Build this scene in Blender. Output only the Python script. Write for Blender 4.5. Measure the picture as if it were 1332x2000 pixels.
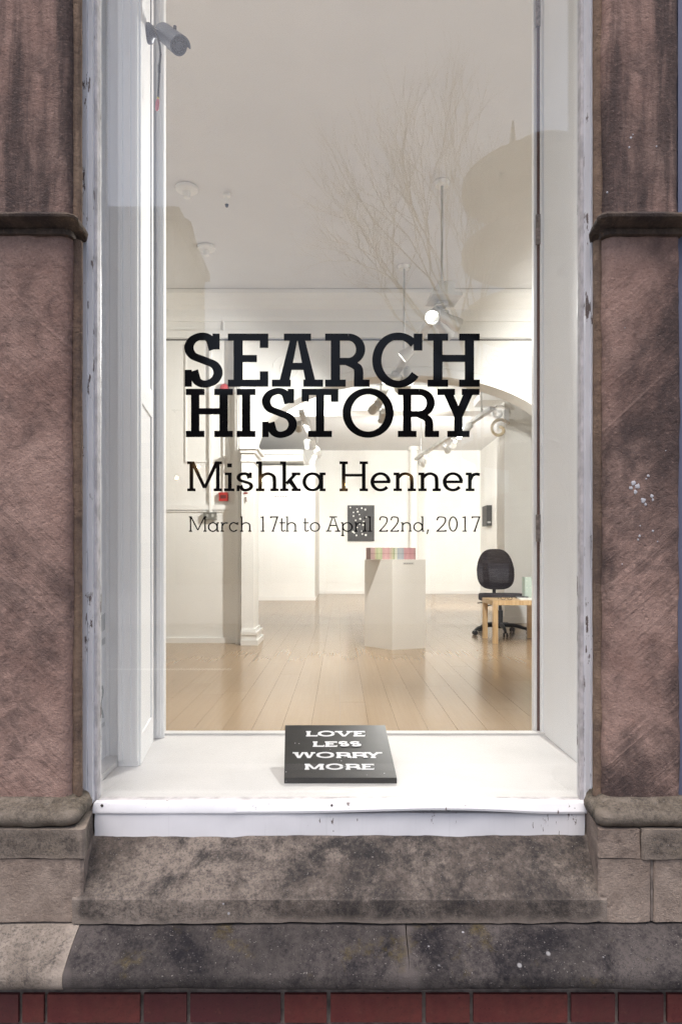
import bpy, bmesh, math, random
from math import sin, cos, pi, radians, sqrt, atan2
from mathutils import Vector, Matrix, noise

for o in list(bpy.data.objects):
    bpy.data.objects.remove(o)
SC = bpy.context.scene
COL = SC.collection
random.seed(7)

# ------------------------------------------------------------------ camera
F, VX, HY, CD, CZ = 1332.0, 664.0, 1093.0, 1.96, 1.6   # px focal length, vanishing point, distance to the pane, eye height
cam_d = bpy.data.cameras.new('camera')
cam = bpy.data.objects.new('camera', cam_d); COL.objects.link(cam)
cam.location = (0, -CD, CZ); cam.rotation_euler = (radians(90), 0, 0)
cam_d.sensor_fit = 'HORIZONTAL'; cam_d.sensor_width = 24; cam_d.lens = 24
cam_d.shift_x = (666 - VX) / 1332; cam_d.shift_y = (HY - 1000) / 1332
cam_d.clip_start = 0.05; cam_d.clip_end = 2000
SC.camera = cam

# ------------------------------------------------------------------ world, sun, exposure
SUN_EL, SUN_AZ = radians(66), radians(196)
w = bpy.data.worlds.new('World'); SC.world = w; w.use_nodes = True
nt = w.node_tree
for n in list(nt.nodes): nt.nodes.remove(n)
sky = nt.nodes.new('ShaderNodeTexSky'); sky.sky_type = 'NISHITA'; sky.sun_disc = False
sky.sun_elevation = SUN_EL; sky.sun_rotation = SUN_AZ
sky.air_density = 1.0; sky.dust_density = 4.0; sky.ozone_density = 1.0
bg = nt.nodes.new('ShaderNodeBackground'); bg.inputs['Strength'].default_value = 0.14
wo = nt.nodes.new('ShaderNodeOutputWorld')
nt.links.new(sky.outputs[0], bg.inputs[0]); nt.links.new(bg.outputs[0], wo.inputs[0])
sl = bpy.data.lights.new('sun', 'SUN'); sl.energy = 0.95; sl.angle = radians(42); sl.color = (1, .975, .96)
sun = bpy.data.objects.new('sun', sl); COL.objects.link(sun)
sd = Vector((sin(SUN_AZ) * cos(SUN_EL), cos(SUN_AZ) * cos(SUN_EL), sin(SUN_EL)))
sun.rotation_euler = sd.to_track_quat('Z', 'Y').to_euler(); sun.location = (0, -6, 12)
SC.view_settings.view_transform = 'Standard'
SC.view_settings.look = 'None'
SC.view_settings.gamma = 1.0
SC.view_settings.use_curve_mapping = False
SC.view_settings.exposure = 0.76
SC.render.engine = 'CYCLES'
cy = SC.cycles
cy.use_denoising = True; cy.denoising_prefilter = 'NONE'; cy.denoising_input_passes = 'RGB_ALBEDO_NORMAL'
cy.max_bounces = 10; cy.diffuse_bounces = 7; cy.glossy_bounces = 4; cy.transmission_bounces = 4
cy.transparent_max_bounces = 12
cy.sample_clamp_indirect = 4
w.cycles.sampling_method = 'NONE'
cy.caustics_reflective = False; cy.caustics_refractive = False
LAMP = 2.0     # overall strength of the gallery lamps

# ------------------------------------------------------------------ helpers
def W(px, py, d):
    """point seen at pixel (px, py) of the photograph, d metres in front of the lens plane"""
    return Vector(((px - VX) * d / F, d - CD, CZ - (py - HY) * d / F))

ORI = {}
def origin(p):
    return ORI.get(p.name, Vector((0, 0, 0))) if p else Vector((0, 0, 0))

class B:
    def __init__(s): s.bm = bmesh.new()
    def face(s, pts):
        vs = [s.bm.verts.new(p) for p in pts]
        try: return s.bm.faces.new(vs)
        except ValueError: return None
    def box(s, x0, x1, y0, y1, z0, z1, M=None):
        c = [Vector((x, y, z)) for z in (z0, z1) for y in (y0, y1) for x in (x0, x1)]
        if M: c = [M @ p for p in c]
        v = [s.bm.verts.new(p) for p in c]
        for f in ((0, 2, 3, 1), (4, 5, 7, 6), (0, 1, 5, 4), (2, 6, 7, 3), (1, 3, 7, 5), (0, 4, 6, 2)):
            s.bm.faces.new([v[i] for i in f])
        return s
    def loft(s, rings, closed=True, caps=True):
        vr = [[s.bm.verts.new(p) for p in r] for r in rings]
        n = len(vr[0])
        for a, b in zip(vr[:-1], vr[1:]):
            for i in range(n if closed else n - 1):
                j = (i + 1) % n
                s.bm.faces.new((a[i], a[j], b[j], b[i]))
        if caps and closed:
            s.bm.faces.new(list(reversed(vr[0]))); s.bm.faces.new(vr[-1])
        return s
    def prism(s, poly, f0, f1):
        """poly: list of 2D points, f0/f1 map a 2D point to 3D at both ends"""
        return s.loft([[f0(p) for p in poly], [f1(p) for p in poly]])
    def prism_z(s, poly, z0, z1):
        return s.prism(poly, lambda p: Vector((p[0], p[1], z0)), lambda p: Vector((p[0], p[1], z1)))
    def prism_x(s, poly, x0, x1):
        return s.prism(poly, lambda p: Vector((x0, p[0], p[1])), lambda p: Vector((x1, p[0], p[1])))
    def tube(s, pts, r, n=8, r1=None):
        pts = [Vector(p) for p in pts]; rings = []
        for i, p in enumerate(pts):
            t = (pts[min(i + 1, len(pts) - 1)] - pts[max(i - 1, 0)]).normalized()
            a = t.orthogonal().normalized() if i == 0 else (rings_a - t * rings_a.dot(t)).normalized()
            rings_a = a; b = t.cross(a)
            rr = r if r1 is None else r + (r1 - r) * i / max(1, len(pts) - 1)
            rings.append([p + (a * cos(2 * pi * k / n) + b * sin(2 * pi * k / n)) * rr for k in range(n)])
        return s.loft(rings)
    def lathe(s, prof, M=None, n=24):
        """prof: list of (r, z) along local z"""
        M = M or Matrix()
        return s.loft([[M @ Vector((max(r, 1e-4) * cos(2 * pi * k / n), max(r, 1e-4) * sin(2 * pi * k / n), z)) for k in range(n)] for r, z in prof])
    def rough(s, amp, scale=20, cut=0.03, seed=0, keep=None):
        for _ in range(9):
            es = [e for e in s.bm.edges if e.calc_length() > cut * 1.5]
            if not es: break
            bmesh.ops.subdivide_edges(s.bm, edges=es, cuts=1, use_grid_fill=True)
        s.bm.normal_update()
        off = Vector((seed * 3.1, seed * 7.7, seed * 1.3))
        mv = []
        for v in s.bm.verts:
            if keep and keep(v.co): continue
            p = v.co * scale + off
            q = noise.noise(p) + .5 * noise.noise(p * 2.3) + 1.2 * noise.noise(p * .3)
            mv.append((v, v.normal * q * amp))
        for v, d in mv: v.co += d
        return s
    def build(s, name, mat, parent=None, bevel=0, smooth=False, seg=2):
        if bevel:
            bmesh.ops.bevel(s.bm, geom=[e for e in s.bm.edges if len(e.link_faces) == 2 and e.calc_face_angle(0) > .5],
                            offset=bevel, segments=seg, affect='EDGES', clamp_overlap=True)
        bmesh.ops.recalc_face_normals(s.bm, faces=s.bm.faces)
        o = origin(parent)
        for v in s.bm.verts: v.co -= o
        me = bpy.data.meshes.new(name); s.bm.to_mesh(me); s.bm.free()
        me.materials.append(mat)
        if smooth:
            for p in me.polygons: p.use_smooth = True
            if smooth != 'all': 
                try: me.set_sharp_from_angle(angle=radians(40))
                except Exception: pass
        ob = bpy.data.objects.new(name, me); COL.objects.link(ob)
        if parent: ob.parent = parent
        ORI[ob.name] = o.copy()
        return ob

def tag(o, label=None, cat=None, group=None, kind=None):
    if label: o['label'] = label
    if cat: o['category'] = cat
    if group: o['group'] = group
    if kind: o['kind'] = kind
    return o
def thing(name, loc, label, cat, group=None):
    o = bpy.data.objects.new(name, None); COL.objects.link(o); o.location = loc
    o.empty_display_size = .1; ORI[o.name] = Vector(loc)
    return tag(o, label, cat, group)

# ------------------------------------------------------------------ materials
class Mat:
    def __init__(s, name, col=(.5, .5, .5), rough=.6, spec=.5, metal=0):
        s.m = bpy.data.materials.new(name); s.m.use_nodes = True
        s.N = s.m.node_tree.nodes; s.L = s.m.node_tree.links
        s.b = s.N['Principled BSDF']; s.out = s.N['Material Output']
        s.b.inputs['Base Color'].default_value = (*col, 1); s.b.inputs['Roughness'].default_value = rough
        s.b.inputs['Metallic'].default_value = metal; s.b.inputs['Specular IOR Level'].default_value = spec
        s.tc = None; s.last_n = None
    def set(s, sock, v):
        if isinstance(v, bpy.types.NodeSocket): s.L.new(v, sock)
        elif isinstance(v, tuple): sock.default_value = (*v, 1) if len(v) == 3 and sock.type == 'RGBA' else v
        else: sock.default_value = v
    def coord(s, scale=(1, 1, 1), rot=(0, 0, 0), kind='Object'):
        if not s.tc: s.tc = s.N.new('ShaderNodeTexCoord')
        mp = s.N.new('ShaderNodeMapping'); mp.inputs['Scale'].default_value = scale; mp.inputs['Rotation'].default_value = rot
        s.L.new(s.tc.outputs[kind], mp.inputs[0]); return mp.outputs[0]
    def noise(s, scale, detail=4, rough=.55, vec=None, dist=0):
        n = s.N.new('ShaderNodeTexNoise'); n.inputs['Scale'].default_value = scale; n.inputs['Detail'].default_value = detail
        n.inputs['Roughness'].default_value = rough; n.inputs['Distortion'].default_value = dist
        s.L.new(vec or s.coord(), n.inputs['Vector']); return n.outputs['Fac']
    def voro(s, scale, vec=None, feat='F1', rnd=1):
        n = s.N.new('ShaderNodeTexVoronoi'); n.inputs['Scale'].default_value = scale; n.feature = feat
        n.inputs['Randomness'].default_value = rnd
        s.L.new(vec or s.coord(), n.inputs['Vector']); return n
    def rng(s, v, a, b, c=0., d=1.):
        n = s.N.new('ShaderNodeMapRange'); n.interpolation_type = 'SMOOTHSTEP'
        for i, x in zip((1, 2, 3, 4), (a, b, c, d)): n.inputs[i].default_value = x
        s.set(n.inputs[0], v); return n.outputs[0]
    def mix(s, f, a, b, mode='MIX'):
        n = s.N.new('ShaderNodeMix'); n.data_type = 'RGBA'; n.blend_type = mode
        s.set(n.inputs[0], f); s.set(n.inputs[6], a); s.set(n.inputs[7], b); return n.outputs[2]
    def math(s, op, a, b=0.):
        n = s.N.new('ShaderNodeMath'); n.operation = op; s.set(n.inputs[0], a); s.set(n.inputs[1], b); return n.outputs[0]
    def sep(s, v):
        n = s.N.new('ShaderNodeSeparateXYZ'); s.L.new(v, n.inputs[0]); return n.outputs
    def rand(s):
        return s.N.new('ShaderNodeObjectInfo').outputs['Random']
    def col(s, v): s.set(s.b.inputs['Base Color'], v); return s
    def rgh(s, v): s.set(s.b.inputs['Roughness'], v); return s
    def bump(s, h, strength=.3, dist=.01):
        n = s.N.new('ShaderNodeBump'); n.inputs['Strength'].default_value = strength; n.inputs['Distance'].default_value = dist
        s.L.new(h, n.inputs['Height'])
        if s.last_n: s.L.new(s.last_n, n.inputs['Normal'])
        s.last_n = n.outputs[0]; s.L.new(s.last_n, s.b.inputs['Normal']); return s

def simple(name, col, rough=.5, spec=.5, metal=0, var=.12, nscale=6, bump=0):
    M = Mat(name, col, rough, spec, metal)
    n = M.noise(nscale, 4)
    dk = tuple(c * (1 - var) for c in col); lt = tuple(min(1, c * (1 + var)) for c in col)
    M.col(M.mix(M.rng(n, .3, .7), dk, lt))
    if bump: M.bump(M.noise(nscale * 12, 3), bump, .003)
    return M.m
def emit(name, col, strength):
    M = Mat(name, col); e = M.b.inputs
    e['Emission Color'].default_value = (*col, 1); e['Emission Strength'].default_value = strength
    return M.m

def sandstone(name, slope=0, streak=False, base=(.255, .158, .130), lite=(.41, .28, .232), dark=(.04, .032, .032), amount=.5):
    M = Mat(name, base, .92, .25)
    big = M.noise(3.2, 5, .6)
    c = M.mix(M.rng(big, .35, .68), base, lite)
    mid = M.noise(11, 6, .65, dist=.6)
    c = M.mix(M.rng(mid, .5, .8, 0, .6), c, tuple(v * .55 for v in base))
    # soot and damp stains
    vz = M.coord((6.0, 1, .55) if streak else (2.6, 2, 1.5), (0, slope * .5, 0))
    st = M.noise(1.6 if streak else 1.2, 6, .62, vz, .4)
    c = M.mix(M.rng(st, .97 - amount, 1.16 - amount, 0, .9), c, dark)
    if slope:
        dg = M.coord((1, 1, 1), (0, radians(48) * slope, 0))
        sq = M.N.new('ShaderNodeMapping'); sq.inputs['Scale'].default_value = (70, 8, 2.2); M.L.new(dg, sq.inputs[0])
        ln = M.noise(1.0, 4, .6, sq.outputs[0], .2)
        patch = M.rng(M.noise(2.3, 2), .42, .62)
        c = M.mix(M.math('MULTIPLY', M.rng(ln, .55, .8), M.math('MULTIPLY', patch, .6)), c, tuple(min(1, v * 1.45) for v in lite))
        M.bump(M.math('MULTIPLY', ln, patch), .9, .006)
    s2 = M.math('ADD', M.math('MULTIPLY', M.noise(2.6, 5, .6, M.coord((1, 1, .8), (0, .5 * slope, 0))), .62), M.math('MULTIPLY', M.noise(19, 5, .7, dist=.8), .38))
    c = M.mix(M.rng(s2, .475, .61, 0, .6), c, (.062, .046, .044))
    gr = M.noise(88, 4, .8)
    c = M.mix(M.rng(gr, .40, .62, .25, 0), c, tuple(v * .55 for v in base))
    c = M.mix(M.rng(M.noise(75, 4, .8, M.coord((1, 1, 1.4), (.4, .7, .2))), .55, .72, 0, .25), c, tuple(min(1, v * 1.3) for v in lite))
    pv = M.voro(38); M.bump(M.rng(pv.outputs['Distance'], .05, .22), .35, .004)
    spk = M.noise(150, 2, .6)
    c = M.mix(M.rng(spk, .62, .75, 0, .35), c, dark)
    c = M.mix(M.rng(M.noise(240, 2, .6), .66, .78, 0, .3), c, (.45, .38, .34))
    # a few pale lichen and paint specks
    vo = M.voro(16)
    c = M.mix(M.math('MULTIPLY', M.rng(vo.outputs['Distance'], .10, .16, 1, 0), M.rng(M.noise(3.7, 2), .66, .70)), c, (.55, .53, .52))
    M.col(c)
    M.bump(M.noise(12, 4, .6), .6, .012).bump(M.noise(55, 5, .7), .75, .007).bump(M.noise(260, 3, .6), .7, .003)
    return M.m

def sillstone(name, base=(.125, .105, .09), lite=(.30, .255, .215), dark=(.025, .024, .025), moss=0., amount=.5):
    M = Mat(name, base, .95, .2)
    big = M.noise(4.0, 6, .62, dist=.3)
    fine = M.noise(42, 6, .72)
    c = M.mix(M.rng(M.math('ADD', M.math('MULTIPLY', big, .65), M.math('MULTIPLY', fine, .35)), .40, .62), base, lite)
    bl = M.noise(6.5, 6, .68, dist=.5)
    c = M.mix(M.rng(M.math('ADD', M.math('MULTIPLY', bl, .7), M.math('MULTIPLY', M.noise(90, 4, .7), .3)), 1 - amount, 1.2 - amount, 0, .9), c, dark)
    if moss:
        c = M.mix(M.rng(M.noise(9, 5, .7), .56, .72, 0, moss), c, (.13, .095, .02))
    c = M.mix(M.rng(M.noise(52, 5, .8), .50, .68, 0, .6), c, dark)
    c = M.mix(M.rng(M.noise(170, 3, .75), .50, .66, 0, .7), c, dark)
    c = M.mix(M.rng(M.noise(170, 3, .7), .62, .70, 0, .5), c, (.40, .36, .33))
    vo = M.voro(13); v2 = M.voro(30, M.coord((1, 1.3, .9), (.3, .2, .1)))
    c = M.mix(M.math('MULTIPLY', M.rng(vo.outputs['Distance'], .05, .10, .7, 0), M.rng(M.noise(3.1, 2), .66, .70)), c, (.40, .39, .39))
    c = M.mix(M.math('MULTIPLY', M.rng(v2.outputs['Distance'], .06, .12, .8, 0), M.rng(M.noise(5.3, 2), .65, .69)), c, (.48, .47, .48))
    pt = M.N.new('ShaderNodeNewGeometry').outputs['Pointiness']
    c = M.mix(M.rng(pt, .525, .58, 0, .7), c, tuple(v * 1.15 for v in lite))
    M.col(c)
    M.bump(M.noise(30, 6, .7), .6, .008).bump(M.noise(220, 4, .7), .7, .003)
    return M.m

def paint(name, col=(.80, .80, .80), chips=.0, rough=.45, dirt=.25, grain=True, chipcol=(.16, .13, .12)):
    M = Mat(name, col, rough, .4)
    c = M.mix(M.rng(M.noise(3, 5, .6), .35, .75), col, tuple(v * (1 - dirt * .5) for v in col))
    if grain:
        g = M.noise(1.0, 5, .65, M.coord((120, 120, 3)))
        c = M.mix(M.rng(g, .55, .8, 0, dirt), c, tuple(v * .62 for v in col))
    if chips:
        ch = M.math('ADD', M.math('MULTIPLY', M.noise(22, 5, .7, M.coord((2.2, 2.2, .5))), .7), M.math('MULTIPLY', M.noise(5, 3), .3))
        f = M.rng(ch, .66 - chips * .12, .675 - chips * .12)
        c = M.mix(f, c, chipcol)
        M.bump(f, -.6, .004)
    M.col(c)
    M.bump(M.noise(60, 4, .6, M.coord((1, 1, .12))), .18, .003)
    return M.m

def plaster(name, col, rough=.6, var=.05):
    M = Mat(name, col, rough, .3)
    M.col(M.mix(M.rng(M.noise(1.3, 5), .3, .7), col, tuple(v * (1 - var) for v in col)))
    M.bump(M.noise(38, 4, .6), .06, .004)
    return M.m

sand_lo_a = sandstone('sandstone_tooled_a', 1, False, amount=.46)
sand_lo_b = sandstone('sandstone_tooled_b', -1, False, amount=.50)
sand_up = sandstone('sandstone_streaked', 0, True, amount=.55)
sand_side = sandstone('sandstone_edge', 0, True, base=(.19, .125, .09), lite=(.27, .19, .135), amount=.44)
sand_mould = sandstone('sandstone_moulding', 0, False, base=(.13, .095, .07), lite=(.20, .15, .115), amount=.56)
sand_base = sillstone('lichen_torus', (.095, .078, .058), (.22, .185, .15), (.022, .02, .018), .65, .52)
block_dk = sillstone('weathered_block', (.12, .098, .08), (.23, .19, .157), (.03, .027, .026), .15, .50)
block_lt = sandstone('pale_block', 0, False, (.245, .19, .155), (.42, .34, .28), (.075, .06, .054), .45)
sill_m = sillstone('sill_stone', (.09, .074, .064), (.25, .208, .175), amount=.57)
course_m = sillstone('course_stone', (.055, .048, .045), (.105, .09, .084), (.013, .012, .015), .5, .56)
course_lt = sillstone('course_stone_pale', (.18, .15, .125), (.33, .28, .235), (.03, .028, .028), 0, .47)
frame_m = paint('weathered_white_paint', (.78, .775, .795), .62, .45, .3)
board_m = paint('white_board_paint', (.78, .775, .795), .3, .5, .3)
jamb_m = paint('white_jamb_paint', (.90, .90, .905), .0, .62, .04)
sillpaint = paint('white_ledge_paint', (.68, .665, .66), 0, .45, .2, False)
wall_m = plaster('white_wall', (.80, .795, .77))
wallfar_m = plaster('bright_white_wall', (.84, .835, .81))
ceil_m = plaster('ceiling_paint', (.72, .72, .725))
trim_m = plaster('trim_gloss', (.81, .805, .785), .35)
black_gap = simple('dark_gap', (.03, .022, .02), .8)
redgap = simple('reddish_gap', (.13, .07, .06), .8)
vinyl = simple('black_vinyl', (.004, .004, .0045), .06, .16)
steel = simple('brushed_steel', (.55, .55, .54), .35, .5, .9)
silver = simple('silver_fitting', (.66, .66, .64), .4, .5, .3)
lens_m = emit('lit_lens', (1, .97, .92), 7); lens_m.cycles.emission_sampling = 'NONE'
blackplas = simple('black_plastic', (.012, .012, .013), .42)
def fabric():
    M = Mat('charcoal_fabric', (.03, .026, .03), .95, .2)
    c = M.mix(M.rng(M.noise(9, 4, vec=M.coord((1, 1, 6))), .4, .7), (.028, .024, .028), (.048, .042, .048))
    M.col(M.mix(M.rng(M.noise(400, 2), .5, .7, 0, .4), c, (.08, .07, .08))); M.bump(M.noise(350, 2), .4, .002); return M.m
fab = fabric()
def birch():
    M = Mat('birch_veneer', (.55, .38, .2), .4, .4)
    n = M.noise(1, 4, .6, M.coord((50, 50, 4))); M.col(M.mix(M.rng(n, .35, .7), (.60, .43, .24), (.48, .31, .15))); return M.m
birch_m = birch()
def boards():
    M = Mat('oak_floor', (.4, .25, .14), .3, .5)
    r = M.rand()
    vec = M.coord((30, .5, 30)); ad = M.N.new('ShaderNodeVectorMath'); ad.operation = 'ADD'
    M.L.new(vec, ad.inputs[0]); cx = M.N.new('ShaderNodeCombineXYZ'); M.L.new(M.math('MULTIPLY', r, 57.), cx.inputs[0]); M.L.new(M.math('MULTIPLY', r, 31.), cx.inputs[1]); M.L.new(cx.outputs[0], ad.inputs[1])
    g = M.noise(1.6, 5, .6, ad.outputs[0], .15)
    c = M.mix(M.rng(g, .3, .75), (.345, .245, .152), (.315, .221, .134))
    c = M.mix(M.rng(r, 0, 1, 0, .5), c, (.30, .205, .122))
    M.col(c)
    M.rgh(.19); return M.m
board_floor = boards()
sub_floor = simple('sub_floor', (.13, .09, .055), .7)
def brick():
    M = Mat('red_brick', (.2, .04, .03), .5, .4)
    r = M.rand(); n = M.noise(14, 5, .65)
    c = M.mix(M.rng(n, .3, .7), (.13, .026, .024), (.20, .046, .036))
    c = M.mix(M.rng(r, .2, .9, 0, .8), c, (.085, .022, .026))
    c = M.mix(M.rng(M.noise(4, 6, .75, M.coord(kind='Generated') if False else None), .5, .7, 0, .6), c, (.06, .026, .02))
    c = M.mix(M.rng(M.noise(30, 4, .7), .6, .75, 0, .4), c, (.28, .10, .07))
    c = M.mix(M.rng(M.noise(120, 2), .64, .7, 0, .6), c, (.03, .01, .01))
    M.col(c); M.bump(M.noise(18, 4, .6), .4, .008).bump(M.noise(80, 4, .7), .6, .004); return M.m
brick_m = brick()
mortar_m = simple('mortar', (.20, .17, .15), .95, .2, var=.3, nscale=40, bump=.5)
def glassmat(name):
    M = Mat(name)
    M.N.remove(M.b)
    tr = M.N.new('ShaderNodeBsdfTransparent'); tr.inputs[0].default_value = (.985, .99, .98, 1)
    gl = M.N.new('ShaderNodeBsdfGlossy'); gl.inputs['Roughness'].default_value = 0.0; gl.inputs[0].default_value = (1, 1, 1, 1)
    lw = M.N.new('ShaderNodeLayerWeight'); lw.inputs[0].default_value = .5
    p = M.math('POWER', lw.outputs['Facing'], 5.); f = M.math('ADD', M.math('MULTIPLY', p, .95), .043)
    mx = M.N.new('ShaderNodeMixShader'); M.L.new(f, mx.inputs[0]); M.L.new(tr.outputs[0], mx.inputs[1]); M.L.new(gl.outputs[0], mx.inputs[2])
    M.L.new(mx.outputs[0], M.out.inputs[0]); return M.m
glass_m = glassmat('window_glass')

# ------------------------------------------------------------------ street behind the camera (seen mirrored in the pane)
paving = simple('paving', (.22, .21, .20), .85, var=.2, nscale=3)
asphalt = simple('asphalt', (.055, .055, .056), .9, var=.25, nscale=9)
linepaint = simple('road_paint', (.7, .7, .66), .7)
tag(B().box(-60, 60, -3.2, -.1, -.3, 0).build('pavement', paving), kind='structure')
tag(B().box(-60, 60, -3.36, -3.203, -.3, .004).build('kerb', simple('kerb_stone', (.3, .29, .28), .8)), kind='structure')
tag(B().box(-300, 300, -300, -3.363, -.5, -.12).build('road', asphalt), kind='structure')
tag(B().box(-5.0, -1.7, -8.75, -8.62, -.119, -.114).build('road_marking', linepaint), kind='structure')
tag(B().box(-80, 80, -120, -15, -.12, .0).build('far_pavement', paving), kind='structure')
bw = [simple('render_wall', (.38, .33, .26), .85), simple('brown_brick_wall', (.16, .10, .075), .9), simple('grey_stone_wall', (.22, .21, .20), .9)]
roofm = simple('slate_roof', (.06, .06, .065), .8)
winm = simple('dark_window', (.02, .022, .026), .15)
def far_building(x0, x1, y, h, m, label, over=0.):
    t = thing('town_building', ((x0 + x1) / 2, y, 0), label, 'building', 'buildings across the street')
    B().box(x0, x1, y - 10, y, 0, h).build('wall', m, t)
    B().box(x0 - .2 - over, x1 + .2 + over, y - 10, y + .35 + over, h + .004, h + .6).build('cornice', bw[2], t)
    r = B().prism_x([(y - 10, h + .604), (y - 5, h + 2.4), (y, h + .604)], x0, x1).build('roof', roofm, t)
    n = max(2, int((x1 - x0) / 2.6)); win = None
    for i in range(n):
        for k in range(max(1, int(h / 3.3))):
            cx = x0 + (i + .5) * (x1 - x0) / n; z = 1.0 + k * 3.3
            if win is None:
                win = B().box(-.55, .55, 0, .06, 0, 1.7).build('window', winm); win.parent = t
            else:
                w2 = win.copy(); COL.objects.link(w2); w2.parent = t; win = w2
            win.location = (cx - t.location.x, .003, z)
    return t
far_building(-17.5, -10.9, -43, 24.0, bw[0], 'tall rendered building across the street with an overhanging cornice', .25)
far_building(-10.6, -4.5, -42, 11.2, bw[1], 'brown brick building next to the tall rendered one across the street')
far_building(-4.3, 1.5, -44, 10.2, bw[2], 'low grey stone building across the street behind the bare trees')
far_building(1.7, 8.0, -43, 12.6, bw[1], 'brown brick building beside the tiered tower across the street')
far_building(16.0, 30, -42, 9.5, bw[0], 'long rendered building at the far end across the street')
far_building(-34, -18, -42, 12, bw[2], 'wide grey stone building at the end across the street')
# tiered round tower
tw = thing('tiered_tower', (13.4, -43, 0), 'tall round tower with flared overhanging storeys and a mast', 'tower')
Mt = Matrix.Translation((13.4, -43, 0)); towm = simple('tower_concrete', (.30, .27, .22), .85)
B().lathe([(2.2, 0), (2.2, 28.6)], Mt, 32).build('core', towm, tw)
for k in range(6):
    z = 4.2 + k * 4.35
    B().lathe([(2.2, z - .9), (4.4, z - .45), (5.3, z), (5.3, z + .6), (2.9, z + 1.7), (2.2, z + 1.72)], Mt, 40).build('storey', towm, tw, smooth=True)
B().lathe([(.5, 28), (.25, 29.2), (.04, 30.6)], Matrix.Translation((11.4, -43, 0)), 8).build('mast', towm, tw)
# bare trees
def tree(x, y, h, seed, label, spread=.55):
    rnd = random.Random(seed)
    t = thing('street_tree', (x, y, 0), label, 'tree', 'bare trees across the street')
    bark = bpy.data.materials.get('bark') or simple('bark', (.20, .165, .13), .9)
    trunk, crown = B(), B()
    def grow(b, p, d, L, r, lev):
        n = 3; pts = [p]; dd = d.copy()
        for i in range(n):
            dd = (dd + Vector((rnd.uniform(-.16, .16), rnd.uniform(-.16, .16), .05))).normalized()
            pts.append(pts[-1] + dd * L / n)
        b.tube(pts, r, 5 if lev < 2 else 3, r * .62)
        if lev >= 7: return
        nb = 3 if lev < 6 else 2
        for k in range(nb):
            a = rnd.uniform(0, 2 * pi); s = rnd.uniform(.6, 1.1) * spread
            o = dd.orthogonal().normalized(); o.rotate(Matrix.Rotation(a, 3, dd))
            grow(crown, pts[-1] if k else pts[-2], (dd + o * s).normalized(), L * rnd.uniform(.62, .82), r * .62, lev + 1)
    grow(trunk, Vector((x, y, -.05)), Vector((0, 0, 1)), h * .34, h * .0065, 0)
    trunk.build('trunk', bark, t, smooth=True); crown.build('crown', bark, t)
tree(3.75, -15, 14.0, 21, 'tall bare tree with fine upright twigs in front of the tower', .36)
tree(-.6, -26, 9.5, 5, 'smaller bare tree in front of the grey stone building')
tree(-5.2, -31, 9.0, 9, 'bare tree in front of the brown brick building', .6)
tree(8.6, -22, 9.5, 12, 'bare tree at the foot of the tiered tower')
# lamp post and lit lanterns
lp = thing('street_lamp', (2.05, -13.0, 0), 'slim dark street lamp standing across the road', 'street lamp')
B().tube([(2.05, -13, 0), (2.05, -13, 5.2)], .06, 8, .045).build('post', roofm, lp); B().lathe([(.02, 5.2), (.16, 5.3), (.2, 5.5), (.05, 5.62)], Matrix.Translation((2.05, -13, 0)), 12).build('lamp_head', roofm, lp)
for i, (px, py) in enumerate(((345, 933), (387, 912), (510, 938), (673, 948), (800, 930))):
    L = 43.2; p = W(px, py, L); p.y = -(L - CD)
    ln = thing('wall_lantern', p, ['leftmost lit lantern on the facades across the street', 'second lit lantern from the left across the street', 'lit lantern nearest the middle of the street front', 'lit lantern on the low grey building across the street', 'rightmost lit lantern across the street'][i], 'lantern', 'lit lanterns across the street')
    B().lathe([(.02, -.14), (.11, -.06), (.11, .06), (.02, .14)], Matrix.Translation(p), 10).build('lamp_glass', emit('lantern_glow', (1, .55, .2), 60) if not bpy.data.materials.get('lantern_glow') else bpy.data.materials['lantern_glow'], ln)
    B().box(p.x - .04, p.x + .04, -43.9, p.y - .1, p.z - .04, p.z + .04).build('bracket', roofm, ln)

# ------------------------------------------------------------------ masonry shell of the gallery
ZF, ZC, ZS, ZT = .72, 4.40, .90, 4.0      # gallery floor, ceiling, window ledge, window head
masonry = sandstone('sandstone_wall', 0, False, amount=.45)
fw = B()
fw.box(-4.2, 4.2, -.02, .83, ZT + .004, 7.5)
fw.box(-4.2, 4.2, -.17, .80, -.05, .64)
fw.box(-4.2, 4.2, -.02, .80, .642, .87)
fw.box(-4.2, -2.4, -.02, .83, .872, ZT); fw.box(2.4, 4.2, -.02, .83, .872, ZT)
fw.box(-1.02, -.822, .05, .83, .872, ZT); fw.box(.822, 1.02, .05, .83, .872, ZT)
fw.box(-2.39, -1.03, .40, .83, .872, ZT); fw.box(1.03, 2.39, .40, .83, .872, ZT)
fo = fw.build('facade_wall', masonry); tag(fo, kind='structure')

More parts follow.
